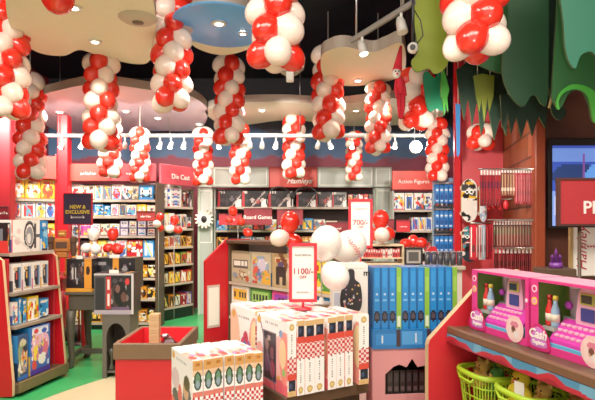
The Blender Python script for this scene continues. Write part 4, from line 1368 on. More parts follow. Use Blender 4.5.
# navy sign
c0, c1 = at(63.5, 225, 6.55), at(92.5, 193, 6.55)
w, h = c1.x - c0.x, c1.z - c0.z
t = thing('navy_sign', 'navy sign with yellow lettering on a red edged stand by the post', 'sign', ((c0.x + c1.x) / 2, 6.55, 0))
z0 = c0.z
MB().box((-w / 2 + .01, -.012, z0 + .01), (w / 2 - .01, .012, z0 + h - .01)).build('board', mat('navy_board', '#241b3a', .5), t)
b = MB()
for lo, hi in (((-w / 2, 0), (w / 2, .011)), ((-w / 2, h - .011), (w / 2, h)), ((-w / 2, .011), (-w / 2 + .011, h - .011)), ((w / 2 - .011, .011), (w / 2, h - .011))):
    b.box((lo[0], -.018, z0 + lo[1]), (hi[0], .018, z0 + hi[1]))
b.build('frame', RED, t)
YEL = mat('yellow_ink', '#e6c63a', .5)
lettering('NEW &', .062, YEL, t, (0, -.014, z0 + h * .56), bold=.001)
lettering('EXCLUSIVE', .062, YEL, t, (0, -.014, z0 + h * .40), bold=.001)
lettering('~7', .045, INKWHITE, t, (0, -.014, z0 + h * .24))
MB().tube([(0, .03, .01), (0, .03, z0 + h * .8)], .012).build('pole', TRED, t)
MB().lathe([(0, 0), (.15, 0), (.15, .012), (.02, .03)], 20, O=(0, .03, 0)).build('stand_base', BLACK, t)

# toy robot
c = at(62.5, 275, 5.85)
t = thing('toy_robot', 'orange brown toy robot standing on the tall red table', 'robot', (c.x, c.y, .931), .2)
RO = mat('robot_orange', '#a86428', .45, vary=.3, scale=25)
RD = mat('robot_dark', '#4a3020', .45)
b = MB().box((-.085, -.05, .26), (.085, .05, .42), ch=.02).box((-.06, -.055, .2), (.06, .04, .262), ch=.012)
b.build('torso', RO, t)
h_ = MB().box((-.04, -.04, .43), (.04, .04, .51), ch=.012).build('head', RO, t)
MB().box((-.03, -.044, .465), (.03, -.0405, .48)).build('visor', mat('robot_visor', '#e8c860', .3), h_)
for s_ in (-1, 1):
    MB().box((s_ * .06 - .028, -.04, .0), (s_ * .06 + .028, .03, .2), ch=.012).box((s_ * .06 - .034, -.07, 0), (s_ * .06 + .034, .04, .05), ch=.01).build('leg', RO, t)
    MB().box((s_ * .12 - .026, -.03, .22), (s_ * .12 + .026, .03, .4), ch=.012).box((s_ * .12 - .036, -.04, .36), (s_ * .12 + .036, .04, .44), ch=.016).build('arm', RD, t)
MB().box((-.06, -.056, .31), (.06, -.0505, .38), ch=.002).build('chest_plate', RD, t)

# ================================================================== DARK TABLE AND BLACK TOY BOXES
a_, b_ = at(80, 367, 5.45), at(122, 367, 5.45)
table('dark_display_table', 'dark olive table with curved legs beside the red table', a_.x - .14, b_.x + .0, 5.4, 5.95, .80, TDARK, TDARK, .16, .05, stretcher=True)


def black_box(px0, px1, py0, d, dp, z, label, seed, strip, base='#17161a', tray=False):
    a, b = at(px0, py0, d), at(px1, py0, d)
    w, h = b.x - a.x, a.z - z
    t = thing('toy_box', label, 'box', ((a.x + b.x) / 2, d + dp / 2, z), 0)
    r = random.Random(seed)
    S = [('e', .3, .5, .12, .3, '#2e2a2e'), ('e', .55, .45, .14, .28, '#3a2c28')]
    for _ in range(26):
        S.append(('e', r.uniform(.08, .92), r.uniform(.12, .85), r.uniform(.015, .07), r.uniform(.03, .12), r.choice(['#0e0d10', '#241f24', '#3f3a40', '#54424a', '#2a3038', '#6a5a54', '#8a8488'])))
    S += strip
    fn = painter(base, S)
    o = carton('carton', w, dp, h, {'-y': (fn, 56, 40), '+z': (painter(base, [('r', .3, .3, .6, .5, '#8a8680'), ('r', .78, 0, .86, 1, '#c8862a')]), 12, 8)}, base, t)
    MB().box((-w * .12, -dp / 2 + .004, h), (w * .12, -dp / 2 + .006, h + .035)).build('hang_tab', WHITE, t)
    return t


TZ = .802
black_box(66.5, 92, 259, 5.43, .17, TZ + .04, 'black toy box with an orange side strip, next to the robot', 1, [('r', .7, 0, .98, 1, '#d98a2a'), ('e', .84, .6, .08, .16, '#2a1c14'), ('r', .22, .3, .26, .7, '#b9b4b0'), ('r', .34, .3, .38, .7, '#b9b4b0')])
a, b = at(66, 0, 5.42), at(92.5, 0, 5.42)
t = thing('display_tray', 'orange yellow tray under the black box beside the robot', 'tray', ((a.x + b.x) / 2, 5.51, TZ))
w = b.x - a.x
MB().box((-w / 2, -.1, 0), (w / 2, .1, .022), ch=.004).build('tray_base', mat('tray_orange', '#d8922a', .45), t)
for lo, hi in (((-w / 2, -.1), (w / 2, -.088)), ((-w / 2, .09), (w / 2, .1))):
    MB().box((lo[0], lo[1], .022), (hi[0], hi[1], .038)).build('tray_edge', mat('tray_orange', '#d8922a', .45), t)
black_box(93.5, 135, 258, 5.62, .3, TZ, 'wide black toy box with an orange strip, behind the silvery box', 2, [('r', .46, 0, .6, 1, '#d98a2a'), ('e', .53, .5, .05, .2, '#2a1c14'), ('r', .05, .78, .3, .88, '#8a8488')])

# grey cutout stand with pictured sides
a, b = at(103, 368, 5.1), at(130.5, 368, 5.1)
w = b.x - a.x
t = thing('cutout_stand', 'grey display stand with arched cutouts under the silvery black box', 'display stand', ((a.x + b.x) / 2, 5.1, 0))
GS = mat('grey_stand_board', '#57534b', .5, vary=.12)
TOPZ = .61
arch = [(-w / 2, 0), (-w / 2, TOPZ), (w / 2, TOPZ), (w / 2, 0), (w / 2 - .04, 0)]
arch += [((w / 2 - .04) * math.cos(PI * i / 16), .40 + .14 * math.sin(PI * i / 16)) for i in range(17)] + [(-w / 2 + .04, 0)]
MB().prism(arch, -.02, 0., 'xz').build('front_panel', GS, t)
MB().box((-w / 2, .0005, 0), (-w / 2 + .018, .26, TOPZ)).build('side_panel', GS, t)
MB().box((w / 2 - .018, .0005, 0), (w / 2, .26, TOPZ)).build('side_panel', GS, t)
MB().box((-w / 2, -.025, TOPZ + .0005), (w / 2, .262, TOPZ + .016), ch=.003).build('top', GS, t)
MB().box((-w / 2 + .019, .001, .05), (w / 2 - .019, .258, .066)).build('shelf', GS, t)
MB().box((-w / 2 + .019, .24, .067), (w / 2 - .019, .258, TOPZ - .001)).build('back_panel', mat('stand_dark_back', '#2c2a26', .6), t)
sx0, sy0 = (a.x + b.x) / 2, 5.1
for k, (dx, cl, nm, hh) in enumerate(((-.068, '#3a3f34', 'dark green', .22), (0.0, '#d07a34', 'orange', .30), (.068, '#e0b52c', 'yellow', .27))):
    t2 = thing('toy_figure', f'small {nm} toy figure inside the grey cutout stand', 'toy', (sx0 + dx, sy0 + .05, .067))
    MB().lathe([(0, 0), (.03, 0), (.032, .02), (.012, .06), (.014, hh * .6), (.03, hh * .75), (.034, hh * .88), (.0, hh)], 14).build('body', mat('toy_' + nm.replace(' ', '_'), cl, .4), t2)
    MB().ball((0, -.028, hh * .83), .008).build('nose', BLACK, t2)
black_box(94, 133.5, 273.5, 5.09, .24, TOPZ + .017, 'silvery edged black window box with a red stripe, on the grey stand', 3, [('r', 0, 0, .3, 1, '#48484c'), ('r', .04, .1, .27, .9, '#26262a'), ('r', .31, .12, .42, .92, '#b02a2c'), ('r', .34, .2, .39, .5, '#e3d8d2'), ('r', .34, .6, .39, .85, '#e3d8d2'), ('e', .66, .5, .16, .3, '#0c0b0e'), ('e', .6, .62, .06, .1, '#6a4a44'), ('e', .75, .42, .07, .12, '#5a3a34'), ('r', 0, .94, 1, 1, '#b9b6b8'), ('r', 0, 0, 1, .09, '#a39aa8'), ('r', .95, 0, 1, 1, '#c4c0c2'), ('r', .45, .11, .9, .17, '#5f4a6a'), ('e', .84, .8, .05, .08, '#c83030')])

# white and red balloon clusters on the boxes
b0 = at(93, 256, 5.66); b0.z = at(0, 258, 5.62).z + .001
b0.y = 5.78; b0.x = at(94.5, 0, 5.78).x
cl_px(b0, [(93.5, 234, 5.75, 12, 'p'), (86.5, 248, 5.72, 10.5, 'p'), (95.5, 249, 5.68, 11.5, 'p')], 'three pure white balloons standing on the wide black toy box')
b0 = at(114, 256, 5.8); b0.z = at(0, 258, 5.62).z + .001
cl_px(b0, [(113, 234, 5.8, 11.5, 'r'), (108, 248, 5.80, 9.5, 'r'), (117.5, 249, 5.74, 12, 'r')], 'three red balloons standing on the wide black toy box')
# small clusters over the angled bay
b0 = at(173, 241, 7.2)


def floor_cluster(base, specs, label):
    """cluster on a tall floor stand"""
    g = Vector((base.x, base.y, 0))
    return cl_px(g, specs, label)


floor_cluster(at(174, 0, 7.35), [(174.5, 220, 7.35, 9, 'r'), (170, 229, 7.3, 8.5, 'w'), (178, 230, 7.32, 8.5, 'r')], 'small red and white balloon trio on a floor stick before the car boxes')
floor_cluster(at(158.5, 0, 7.0), [(160, 217, 7.0, 8, 'r'), (157, 224, 6.98, 8, 'w'), (160.5, 228, 7.04, 7, 'r')], 'small red and white balloon trio at the end of the long bay')
floor_cluster(at(238, 0, 8.0), [(233, 211, 8.0, 9, 'r'), (241, 222, 7.9, 9, 'r'), (248, 233, 8.0, 9, 'r'), (229, 220, 8.05, 7, 'r')], 'loose string of small red balloons by the bright red shelf sign')

# ================================================================== RED BIN
X0, X1, Y0, Y1, ZB = -1.165, -.735, 3.28, 3.86, .75
t = thing('red_bin', 'low red promotion bin with a brown wooden rim in the aisle', 'bin', ((X0 + X1) / 2, (Y0 + Y1) / 2, 0))
w, d = (X1 - X0) / 2, (Y1 - Y0) / 2
BR = mat('bin_red', '#c0121c', .4)
MB().box((-w + .012, -d + .012, 0), (w - .012, -d + .03, ZB - .1)).build('front_panel', BR, t)
MB().box((-w + .012, d - .03, 0), (w - .012, d - .012, ZB - .1)).build('back_panel', BR, t)
for s_ in (-1, 1):
    MB().box((s_ * (w - .021) - .009, -d + .0301, 0), (s_ * (w - .021) + .009, d - .0301, ZB - .1)).build('side_panel', BR, t)
MB().box((-w + .031, -d + .031, ZB - .13), (w - .031, d - .031, ZB - .112)).build('tray_floor', mat('bin_inner_red', '#d3202a', .4), t)
rims = [((-w, -d, ZB - .1), (w, -d + .028, ZB)), ((-w, d - .028, ZB - .1), (w, d, ZB)), ((-w, -d + .0281, ZB - .1), (-w + .028, d - .0281, ZB)), ((w - .028, -d + .0281, ZB - .1), (w, d - .0281, ZB))]
for lo, hi in rims:
    MB().box(lo, hi, ch=.004).build('rim', RIMBROWN, t)
for lo, hi in rims:
    i = .0285
b = MB()
b.box((-w + .0285, -d + .0285, ZB - .11), (-w + .031, d - .0285, ZB - .004)); b.box((w - .031, -d + .0285, ZB - .11), (w - .0285, d - .0285, ZB - .004))
b.box((-w + .0315, d - .031, ZB - .11), (w - .0315, d - .0285, ZB - .004)); b.box((-w + .0315, -d + .0285, ZB - .11), (w - .0315, -d + .031, ZB - .004))
b.build('lining', mat('bin_inner_red', '#d3202a', .4), t)
# wooden block tower
c = at(155, 341, 3.42)
t = thing('block_tower', 'pale wooden block tower standing in the red bin', 'toy', (c.x, c.y, ZB - .111), .05)
r = random.Random(4)
WOOD = mat('pale_block_wood', '#c69f72', .55, vary=.18, scale=30)
for k in range(13):
    z = k * .0215
    for j in (-1, 0, 1):
        if k % 2:
            MB().box((j * .0215 - .0104, -.032, z), (j * .0215 + .0104, .032, z + .021), ch=.002).build('block', WOOD, t)
        else:
            MB().box((-.032, j * .0215 - .0104, z), (.032, j * .0215 + .0104, z + .021), ch=.002).build('block', WOOD, t)
c = at(168, 335, 3.62)
t = thing('toy_car', 'black and silver toy car lying in the red bin', 'toy', (c.x, c.y, ZB - .111), .4)
MB().prism([(-.075, .012), (-.075, .04), (-.045, .046), (-.025, .075), (.03, .075), (.05, .045), (.075, .038), (.075, .012)], -.035, .035).build('body', mat('toy_car_black', '#17181a', .25, coat=.5), t)
MB().prism([(-.036, .048), (-.022, .071), (.026, .071), (.04, .048)], -.0358, .0358).build('windows', mat('toy_car_glass', '#8c98a0', .1), t)
for x in (-.045, .045):
    for y in (-1, 1):
        MB().tube([(x, y * .028, .017), (x, y * .042, .017)], .017, 14).build('wheel', BLACK, t)
MB().ball((-.02, 0, .09), (.03, .025, .016), n=12).build('silver_scoop', STEEL, t)

# ================================================================== GIFT BOX PILES
UA = math.atan2(1, 1.678)
UX, UY = math.cos(UA), math.sin(UA)


def pile_at(o, u, v, z):
    return Vector((o.x + UX * u - UY * v, o.y + UY * u + UX * v, z))


r0 = random.Random(77)


def spine_print(kind, flip=False):
    if kind == 'pile':
        S = [('r', 0, .93, 1, 1, '#d8b078'), ('r', 0, .5, 1, .9, '#f2d8d4'), ('k', 0, .48, 1, .76, 4, 26, '#c4303a'), ('r', 0, .7, 1, .78, '#d8483c'),
             ('r', .14, .78, .9, .93, '#1d2433'), ('e', .4, .86, .16, .04, '#3d4a66'), ('e', .5, .07, .28, .045, '#c2a254'), ('e', .5, .07, .18, .028, '#e0c888'),
             ('r', .36, .46, .5, .48, '#4a4a4a')]
        for i in range(9):
            S.append(('r', .4, .17 + i * .03, .58, .185 + i * .03, '#7a7a80'))
    else:
        S = [('r', 0, .86, 1, 1, '#d29a5a'), ('r', 0, .80, 1, .87, '#e6c3a0'), ('k', 0, .28, 1, .58, 4, 26, '#c4303a'), ('r', 0, .54, 1, .6, '#d8766a'),
             ('e', .5, .74, .4, .12, '#25402f'), ('e', .5, .76, .24, .07, '#5e8a6a'), ('e', .5, .7, .2, .05, '#8aa0b0'), ('r', .3, .93, .7, .97, '#b0702a')]
        for i in range(8):
            S.append(('r', .4, .05 + i * .03, .58, .066 + i * .03, '#7a7a80'))
    f = painter('#f8f6f6', S)
    return (lambda u, v: f(u, 1 - v)) if flip else f


def cover_print(kind):
    if kind == 'dolls':
        S = [('e', .95, .25, .5, .6, '#f2b4b0'), ('e', .5, .02, .7, .18, '#e8606e'), ('e', .9, .5, .14, .36, '#ee8478'), ('e', .85, .55, .1, .2, '#f2cfa0'), ('e', .1, .3, .16, .3, '#f0a8a4'), ('r', .22, .1, .66, .8, '#8a7f8c'), ('r', .25, .12, .64, .78, '#221c2a'),
             ('e', .35, .6, .06, .08, '#8a6a60'), ('e', .52, .5, .06, .09, '#7a4a58'), ('e', .36, .35, .08, .14, '#5a3a58'), ('e', .53, .28, .08, .12, '#8a3a4a'), ('e', .42, .7, .05, .04, '#a89890'), ('d', .5, .55, .015, '#6a5a70'),
             ('e', .08, .92, .07, .05, '#d9a04a'), ('e', .8, .82, .06, .05, '#7a9ac8'), ('e', .88, .3, .05, .05, '#8ac06a'), ('e', .72, .2, .05, .03, '#e0a040')]
        for i in range(7):
            S.append(('r', .3 + i * .06, .9, .335 + i * .06, .93, '#9a9aa2'))
    elif kind == 'child':
        S = [('e', .75, .35, .22, .3, '#3c3a52'), ('e', .7, .58, .13, .14, '#c89a7a'), ('e', .74, .66, .14, .1, '#4a3020'), ('e', .25, .15, .4, .25, '#d84a50'), ('e', .2, .4, .16, .08, '#3a3440'), ('e', .45, .2, .1, .12, '#2a4a80'), ('e', .1, .92, .07, .05, '#d9a04a'), ('r', 0, 0, 1, .12, '#c8343c'), ('e', .5, .05, .1, .05, '#f0c040'), ('e', .2, .62, .2, .14, '#d8c0c8'), ('e', .42, .42, .1, .16, '#d84a50'), ('e', .3, .28, .12, .1, '#2a2a48'), ('e', .9, .2, .12, .16, '#b83a50')]
        for i in range(7):
            S.append(('r', .25 + i * .07, .88, .29 + i * .07, .91, '#9aa0a8'))
    else:
        S = [('e', .15, .4, .26, .55, '#f4c0a8'), ('e', .75, .1, .5, .26, '#e05a50'), ('e', .95, .4, .2, .5, '#f0988c'), ('e', .3, .15, .3, .16, '#f2cf80'), ('e', .55, .42, .12, .13, '#d0487a'), ('e', .72, .4, .1, .12, '#8a5ab0'), ('e', .63, .55, .1, .1, '#c83a5a'), ('e', .64, .3, .12, .12, '#7a4a9a'), ('e', .6, .44, .06, .06, '#4a70b8'), ('e', .14, .86, .08, .06, '#e0a050'), ('e', .95, .55, .12, .3, '#f6d8a8')]
        for i in range(7):
            S.append(('r', .3 + i * .07, .84, .34 + i * .07, .87, '#a8a0a0'))
    return painter('#f6f4f4', S)


def top_print(seed, strong=1.):
    r = random.Random(seed)
    S = [('e', r.uniform(.2, .8), r.uniform(0, .35), .6, .24, '#f2b0a0'), ('e', r.uniform(.2, .8), r.uniform(.05, .3), .5, .13, '#e04a44'), ('e', r.uniform(.3, .7), r.uniform(.15, .4), .3, .07, '#c070b0'), ('e', r.uniform(.2, .8), r.uniform(.35, .6), .4, .1, '#f0a090'), ('e', r.random(), .45, .3, .1, '#f6dcc8'), ('r', 0, 0, 1, .03, '#e8d8c8')]
    return painter('#f7f6f6', S)


def gift_box(o, u, v, z, w, dp, h, kind, cover, label, group, seed, flip=False, yaw=0., spine=True):
    p = pile_at(o, u + w / 2, v + dp / 2, z)
    arts = {'-y': (spine_print(kind, flip), 14, 96), '-x': (cover_print(cover), 56, 60), '+z': (top_print(seed), 8, 26), '+x': (cover_print(cover), 14, 14)}
    t = thing('gift_box', label, 'box', p, UA + yaw, group)
    carton('carton', w, dp, h, arts, '#f2ede8', t)
    # tuck lid with its two ears
    b = MB()
    b.box((-w / 2 + .003, -dp / 2 + .004, h), (w / 2 - .003, dp / 2 - .004, h + .0018), 0, lin('#f4f0ea'))
    b.sheet(top_print(seed), 8, 26, (-w / 2 + .003, -dp / 2 + .004, h + .002), (w - .006, 0, 0), (0, dp - .008, 0))
    b.build('lid_flap', PRINT, t)
    MB().tube([(-.004, -dp / 2 - .0006, h * .035), (-.004, -dp / 2 - .0012, h * .035)], .004, 10).build('sticker', mat('gold_seal', '#c4a45a', .35), t)
    return t


O2 = Vector((-.037, 2.05, 0))
T2 = .818
BH = .297
edges = [(0.0, .0395), (.0415, .036), (.079, .046), (.127, .046), (.19, .043), (.235, .04), (.277, .04)]
for k, (u, w) in enumerate(edges):
    lab = ['white gift box with a dark doll window cover facing out, front of big pile', 'thin white gift box, second in the front row of the big pile', 'thin white gift box, third in the front row of the big pile',
           'thin white gift box, fourth in the front row, just before the gap', 'thin white gift box just after the gap in the front row', 'thin white gift box, sixth in the front row of the big pile', 'thin white gift box, seventh in the front row of the big pile'][k]
    gift_box(O2, u, r0.uniform(0, .006), T2, w, .272, BH + r0.uniform(-.004, .004), 'pile', 'dolls', lab, 'gift boxes in the front row of the big pile', k, flip=(k == 0))
gift_box(O2, .35, -.012, T2, .05, .262, BH, 'pile', 'balloons', 'last white gift box of the front row, turned slightly, near the pink stand', 'gift boxes in the front row of the big pile', 9, flip=True, yaw=-.06)
for k in range(7):
    gift_box(O2, k * .058, .292 + r0.uniform(0, .006), T2, .054, .272, BH + r0.uniform(-.006, .004), 'pile', 'balloons', 'white gift box with a purple figure cover, start of the back row' if k == 0 else f'white gift box, {ORD[k]} in the back row of the big pile', 'gift boxes in the back row of the big pile', 20 + k)

# tables under the piles


def pile_table(o, u0, u1, v0, v1, z, label):
    c = pile_at(o, (u0 + u1) / 2, (v0 + v1) / 2, 0)
    t = thing('display_table', label, 'table', c, UA)
    w, d = (u1 - u0) / 2, (v1 - v0) / 2
    MB().box((-w, -d, z - .05), (w, d, z), ch=.006).build('table_top', BROWN, t)
    MB().box((-w + .03, -d + .03, .06), (w - .03, d - .03, z - .051)).build('cabinet_body', mat('dark_cabinet', '#2e241c', .5), t)
    MB().box((-w + .06, -d + .06, 0), (w - .06, d - .06, .059)).build('plinth', BLACK, t)


pile_table(O2, -.005, .415, .012, .575, T2 - .001, 'dark brown table under the big pile of white gift boxes')
O1 = Vector((-.392, 1.95, 0))
T1 = .687
for k in range(7):
    gift_box(O1, k * .0422 + (.003 if k > 2 else 0), r0.uniform(0, .007), T1, .0395, .26, .3 + r0.uniform(-.003, .003), 'small', 'child', 'white gift box with a child pictured on its cover, starting the low row' if k == 0 else f'white gift box, {ORD[k]} in the low row beside the red bin', 'gift boxes in the low row', 40 + k)
pile_table(O1, -.02, .315, -.03, .29, T1 - .001, 'low dark table under the low row of gift boxes')

# ------------------------------------------------------------------ price signs


def price_sign(base, d, px0, px1, py0, py1, price, label, yaw, psize, osize, zfoot):
    c0, c1 = at(px0, py1, d), at(px1, py0, d)
    w, h = c1.x - c0.x, c1.z - c0.z
    t = thing('price_sign', label, 'sign', ((c0.x + c1.x) / 2, d, zfoot), yaw)
    z0 = c0.z - zfoot
    k = w * .11
    b = MB()
    for lo, hi in (((-w / 2, 0), (w / 2, k)), ((-w / 2, h - k), (w / 2, h)), ((-w / 2, k), (-w / 2 + k, h - k)), ((w / 2 - k, k), (w / 2, h - k))):
        b.box((lo[0], -.008, z0 + lo[1]), (hi[0], .008, z0 + hi[1]))
    b.build('frame', mat('sign_frame_red', '#cf1f30', .35), t)
    MB().box((-w / 2 + k * .9, -.003, z0 + k * .9), (w / 2 - k * .9, .003, z0 + h - k * .9)).build('card', PAPER, t)
    lettering(price, psize, INKRED, t, (0, -.004, z0 + h * .52), bold=.0006)
    lettering('OFF', osize, INKRED, t, (0, -.004, z0 + h * .42))
    lettering('~12', osize * .62, INKGREY, t, (0, -.0045, z0 + h * .8))
    lettering('~11', osize * .55, INKGREY, t, (0, -.0045, z0 + h * .17))
    MB().tube([(0, 0.0, .008), (0, 0.0, z0)], .006, 8).build('stem', mat('sign_frame_red', '#cf1f30', .35), t)
    MB().lathe([(0, 0), (.04 if zfoot > .5 else .16, 0), (.04 if zfoot > .5 else .16, .006), (.008, .012)], 20).build('foot', mat('sign_frame_red', '#cf1f30', .35), t)
    return t


price_sign(None, 2.33, 289, 317, 243, 302, '1100/-', 'red framed price card reading 1100 on the pile of gift boxes', .0, .036, .018, T2 + BH + .0075)
price_sign(None, 3.62, 348.5, 372.5, 199, 248, '700/-', 'red framed price card reading 700 behind the white balloons', -.12, .05, .024, 0.)

# ------------------------------------------------------------------ big white balloons on the gift boxes
b0 = Vector((.115, 2.5, T2 + BH + .0075))
tcl = cl_px(b0, [(326, 243, 2.47, 33, 'p'), (349, 246, 2.54, 33, 'p'), (335, 276, 2.40, 29, 'p')], 'three large white balloons with red script above the gift boxes')
c = at(349, 246, 2.54); R = 16.5 * 2.54 / FP * .97


def wrap(co):
    a = co.x / R; e = co.y / R
    rr = R * 1.1
    return Vector((rr * math.sin(a + .25) * math.cos(e), -rr * math.cos(a + .25) * math.cos(e), rr * math.sin(e)))


lettering('Hamleys', .035, mat('red_balloon_ink', '#d8303a', .4), tcl, tuple(c - b0), shear=.3, bend=lambda q: wrap(Vector((q.x * math.cos(-.9) - q.y * math.sin(-.9), q.x * math.sin(-.9) + q.y * math.cos(-.9), 0))), name='script', depth=.0)

# ================================================================== WHITE CARTON WITH PICTURED BAG
c0, c1 = at(333, 0, 2.76), at(371.5, 0, 2.76)
w = c1.x - c0.x - .024
c1.x -= .024
zt, zb = at(0, 264.5, 2.76).z, .82
t = thing('display_pedestal', 'plain white pedestal under the tall bag carton', 'pedestal', ((c0.x + c1.x) / 2, 2.86, 0))
MB().box((-w / 2, -.1, .04), (w / 2 - .004, .06, zb - .012), ch=.004).build('column_body', mat('pedestal_pink', '#d9a9a4', .5), t)
MB().box((-w / 2 + .01, -.09, 0), (w / 2 - .014, .05, .04)).build('plinth', BLACK, t)
MB().box((-w / 2, -.1, zb - .0115), (w / 2 - .004, .06, zb - .0005)).build('top', WHITE, t)
t = thing('bag_carton', 'tall white carton printed with a black floral bag behind the balloons', 'box', ((c0.x + c1.x) / 2, 2.86, zb))
h = zt - zb
carton('carton', w + .008, .2, h, {}, '#eeeae4', t)
# the printed bag: dark silhouette with flower dots
bp = [(350, 270), (356, 270), (357, 279), (362, 284), (364, 296), (363, 308), (358, 312), (350, 309), (344, 311), (342, 300), (344, 288), (349, 280)]
cx_ = (c0.x + c1.x) / 2
pol = smooth_poly([(at(x - 2, y, 2.76).x - cx_, at(x, y, 2.76).z - zb) for x, y in bp], 4)
bag = MB().prism(pol, -.1035, -.1005, 'xz').build('bag_picture', mat('bag_print_black', '#1c1a1e', .35), t)
r = random.Random(12)
for k in range(22):
    x = at(r.uniform(345, 361) - 1, 0, 2.76).x - cx_; z = at(0, r.uniform(284, 308), 2.76).z - zb
    MB().tube([(x, -.1036, z), (x, -.1045, z)], r.uniform(.003, .007), 10, smooth=False).build('flower', [mat('flower_rose', '#c8788a', .5), mat('flower_gold', '#d8b060', .5), mat('flower_lilac', '#8a80b0', .5), mat('flower_cream', '#d8d0c4', .5)][k % 4], bag)
q = at(366.5, 273, 2.76)
lettering('m', .045, INKBLACK, t, (q.x - cx_, -.1022, q.z - zb), bold=.001)
MB().box((at(333, 0, 2.76).x - cx_ + .006, -.1015, .02), (at(333, 0, 2.76).x - cx_ + .035, -.1003, .32)).build('blue_picture', mat('pale_blue_print', '#b9c4d8', .5), t)

# ================================================================== BLUE BOXES ON THE PINK STAND
KA = math.radians(6)
kx, ky = math.cos(KA), math.sin(KA)
K0 = at(372.5, 0, 2.74)


def kp(u, v, z):
    return (K0.x + kx * u - ky * v, K0.y + ky * u + kx * v, z)


PINK = mat('pink_stand_board', '#d98f92', .5)
KZ = .845
KL = .475
t = thing('pink_display_stand', 'pink cardboard display stand with a wavy cutout under the blue boxes', 'display stand', kp(0, 0, 0), KA)
zc0, zc1 = at(0, 395, 2.75).z, at(0, 361, 2.75).z
ua, ub = .068, .315
wav = [(ub, zc0), (ub, zc1 - .045), (ub - .03, zc1 - .03), (ub - .07, zc1 - .035), (ub - .1, zc1 + .01), (ub - .13, zc1 - .035), (ub - .17, zc1 - .02), (ub - .2, zc1 - .03), (ua, zc1 - .07), (ua, zc0)]
MB().prism([(0, 0), (0, KZ - .0105), (KL, KZ - .0105), (KL, 0), ((ua + ub) / 2 + .001, 0)] + [((ua + ub) / 2 + .001, zc0)] + wav + [((ua + ub) / 2 - .001, zc0), ((ua + ub) / 2 - .001, 0)], 0, .012, 'xz').build('front_panel', PINK, t)
MB().box((0, .0125, 0), (.012, .26, KZ - .0105)).build('side_panel', PINK, t)
MB().box((KL - .012, .0125, 0), (KL, .26, KZ - .0105)).build('side_panel', PINK, t)
MB().box((.0125, .25, 0), (KL - .0125, .26, KZ - .0105)).build('back_panel', mat('stand_inner_dark', '#3a2a20', .6), t)
MB().box((.0125, .0125, zc0 - .02), (KL - .0125, .249, zc0 - .005)).build('inner_shelf', mat('stand_inner_wood', '#5c4128', .5), t)
MB().box((0, 0, KZ - .01), (KL, .26, KZ)).build('top', PINK, t)
for k in range(7):
    fn = painter('#1e1b1c', [('r', .15, .1, .85, .3, '#54484a'), ('r', .2, .5, .8, .85, '#3a3436'), ('r', .1, .92, .9, .96, '#8a8a80')])
    u = ua - .02 + .035 * k + (.02)
    o = carton('black_slim_box', .03, .14, .125, {'-y': (fn, 6, 16)}, '#1e1b1c', None, kp(u, .1, zc0 - .0045), KA)
    tag(o, f'slim black box, {ORD[k]} from the bag carton side inside the pink stand', 'box', 'slim black boxes inside the pink stand')
# tray
t = thing('blue_tray', 'bright blue cardboard tray holding the tall blue boxes', 'tray', kp(0, 0, KZ), KA)
trayfn = painter('#1f6fb8', [('r', .04, .2, .3, .8, '#2c82cf'), ('r', .34, .2, .56, .85, '#4a98dc'), ('r', .6, .15, .85, .8, '#2c82cf'), ('r', .1, .35, .12, .7, '#cfe0f0'), ('r', .48, .3, .5, .75, '#cfe0f0'), ('r', .26, .1, .31, .95, '#3a2c34'), ('r', .62, .1, .66, .95, '#3a2c34'), ('r', .8, .3, .82, .75, '#cfe0f0')])
b = MB()
b.box((0, -.006, 0), (KL, .2, .008), 0, lin('#1f6fb8'))
b.box((0, -.006, .008), (KL, -.001, .105), 0, lin('#1f6fb8'))
b.sheet(trayfn, 60, 10, (0, -.0068, .002), (KL, 0, 0), (0, 0, .1))
b.build('tray_body', PRINT, t)
for x in (0, KL - .004):
    MB().box((x, -.0005, .0085), (x + .004, .2, .1)).build('tray_side', mat('tray_blue', '#1f6fb8', .4), t)
zt = at(0, 267.5, 2.76).z - KZ - .009
u = .007
seq = ['b', 'b', 'b', 'g', 'b', 'b', 'b', 'g', 'b', 'b', 'b', 'g']
nb = ng = 0
for k, s_ in enumerate(seq):
    if s_ == 'b':
        w = .0418
        f = painter('#1e80cc', [('r', 0, 0, .1, 1, '#145a9c'), ('r', .9, 0, 1, 1, '#145a9c'), ('r', .2, .58, .8, .6, '#6fb2e6'), ('e', .5, .38, .42, .07, '#1c1c26'), ('e', .5, .38, .25, .035, '#4a4450'), ('r', .35, .655, .65, .67, '#b8d6ee'), ('r', .25, .75, .75, .95, '#2a8cd8'), ('r', .3, .1, .7, .22, '#2a8cd8')])
        o = carton('tall_box', w, .17, zt, {'-y': (f, 8, 40), '+z': (painter('#2a6aa4', []), 1, 1)}, '#2878bf', None, kp(u + w / 2, .1, KZ + .0085), KA)
        tag(o, f'tall slim blue box, {ORD[nb]} blue one from the bag carton', 'box', 'tall blue boxes on the pink stand'); nb += 1
    else:
        w = .026
        f = painter('#7db53a', [('r', .2, .25, .8, .38, '#dbe6c8'), ('e', .5, .2, .3, .05, '#4a5a2a'), ('r', .2, .7, .8, .9, '#93c752')])
        o = carton('tall_divider', w, .17, zt - .004, {'-y': (f, 6, 36)}, '#7db53a', None, kp(u + w / 2, .1, KZ + .0085), KA)
        tag(o, f'slim green box, {ORD[ng]} green one from the bag carton, among blue boxes', 'box', 'green boxes among the blue ones'); ng += 1
    u += w + .0008

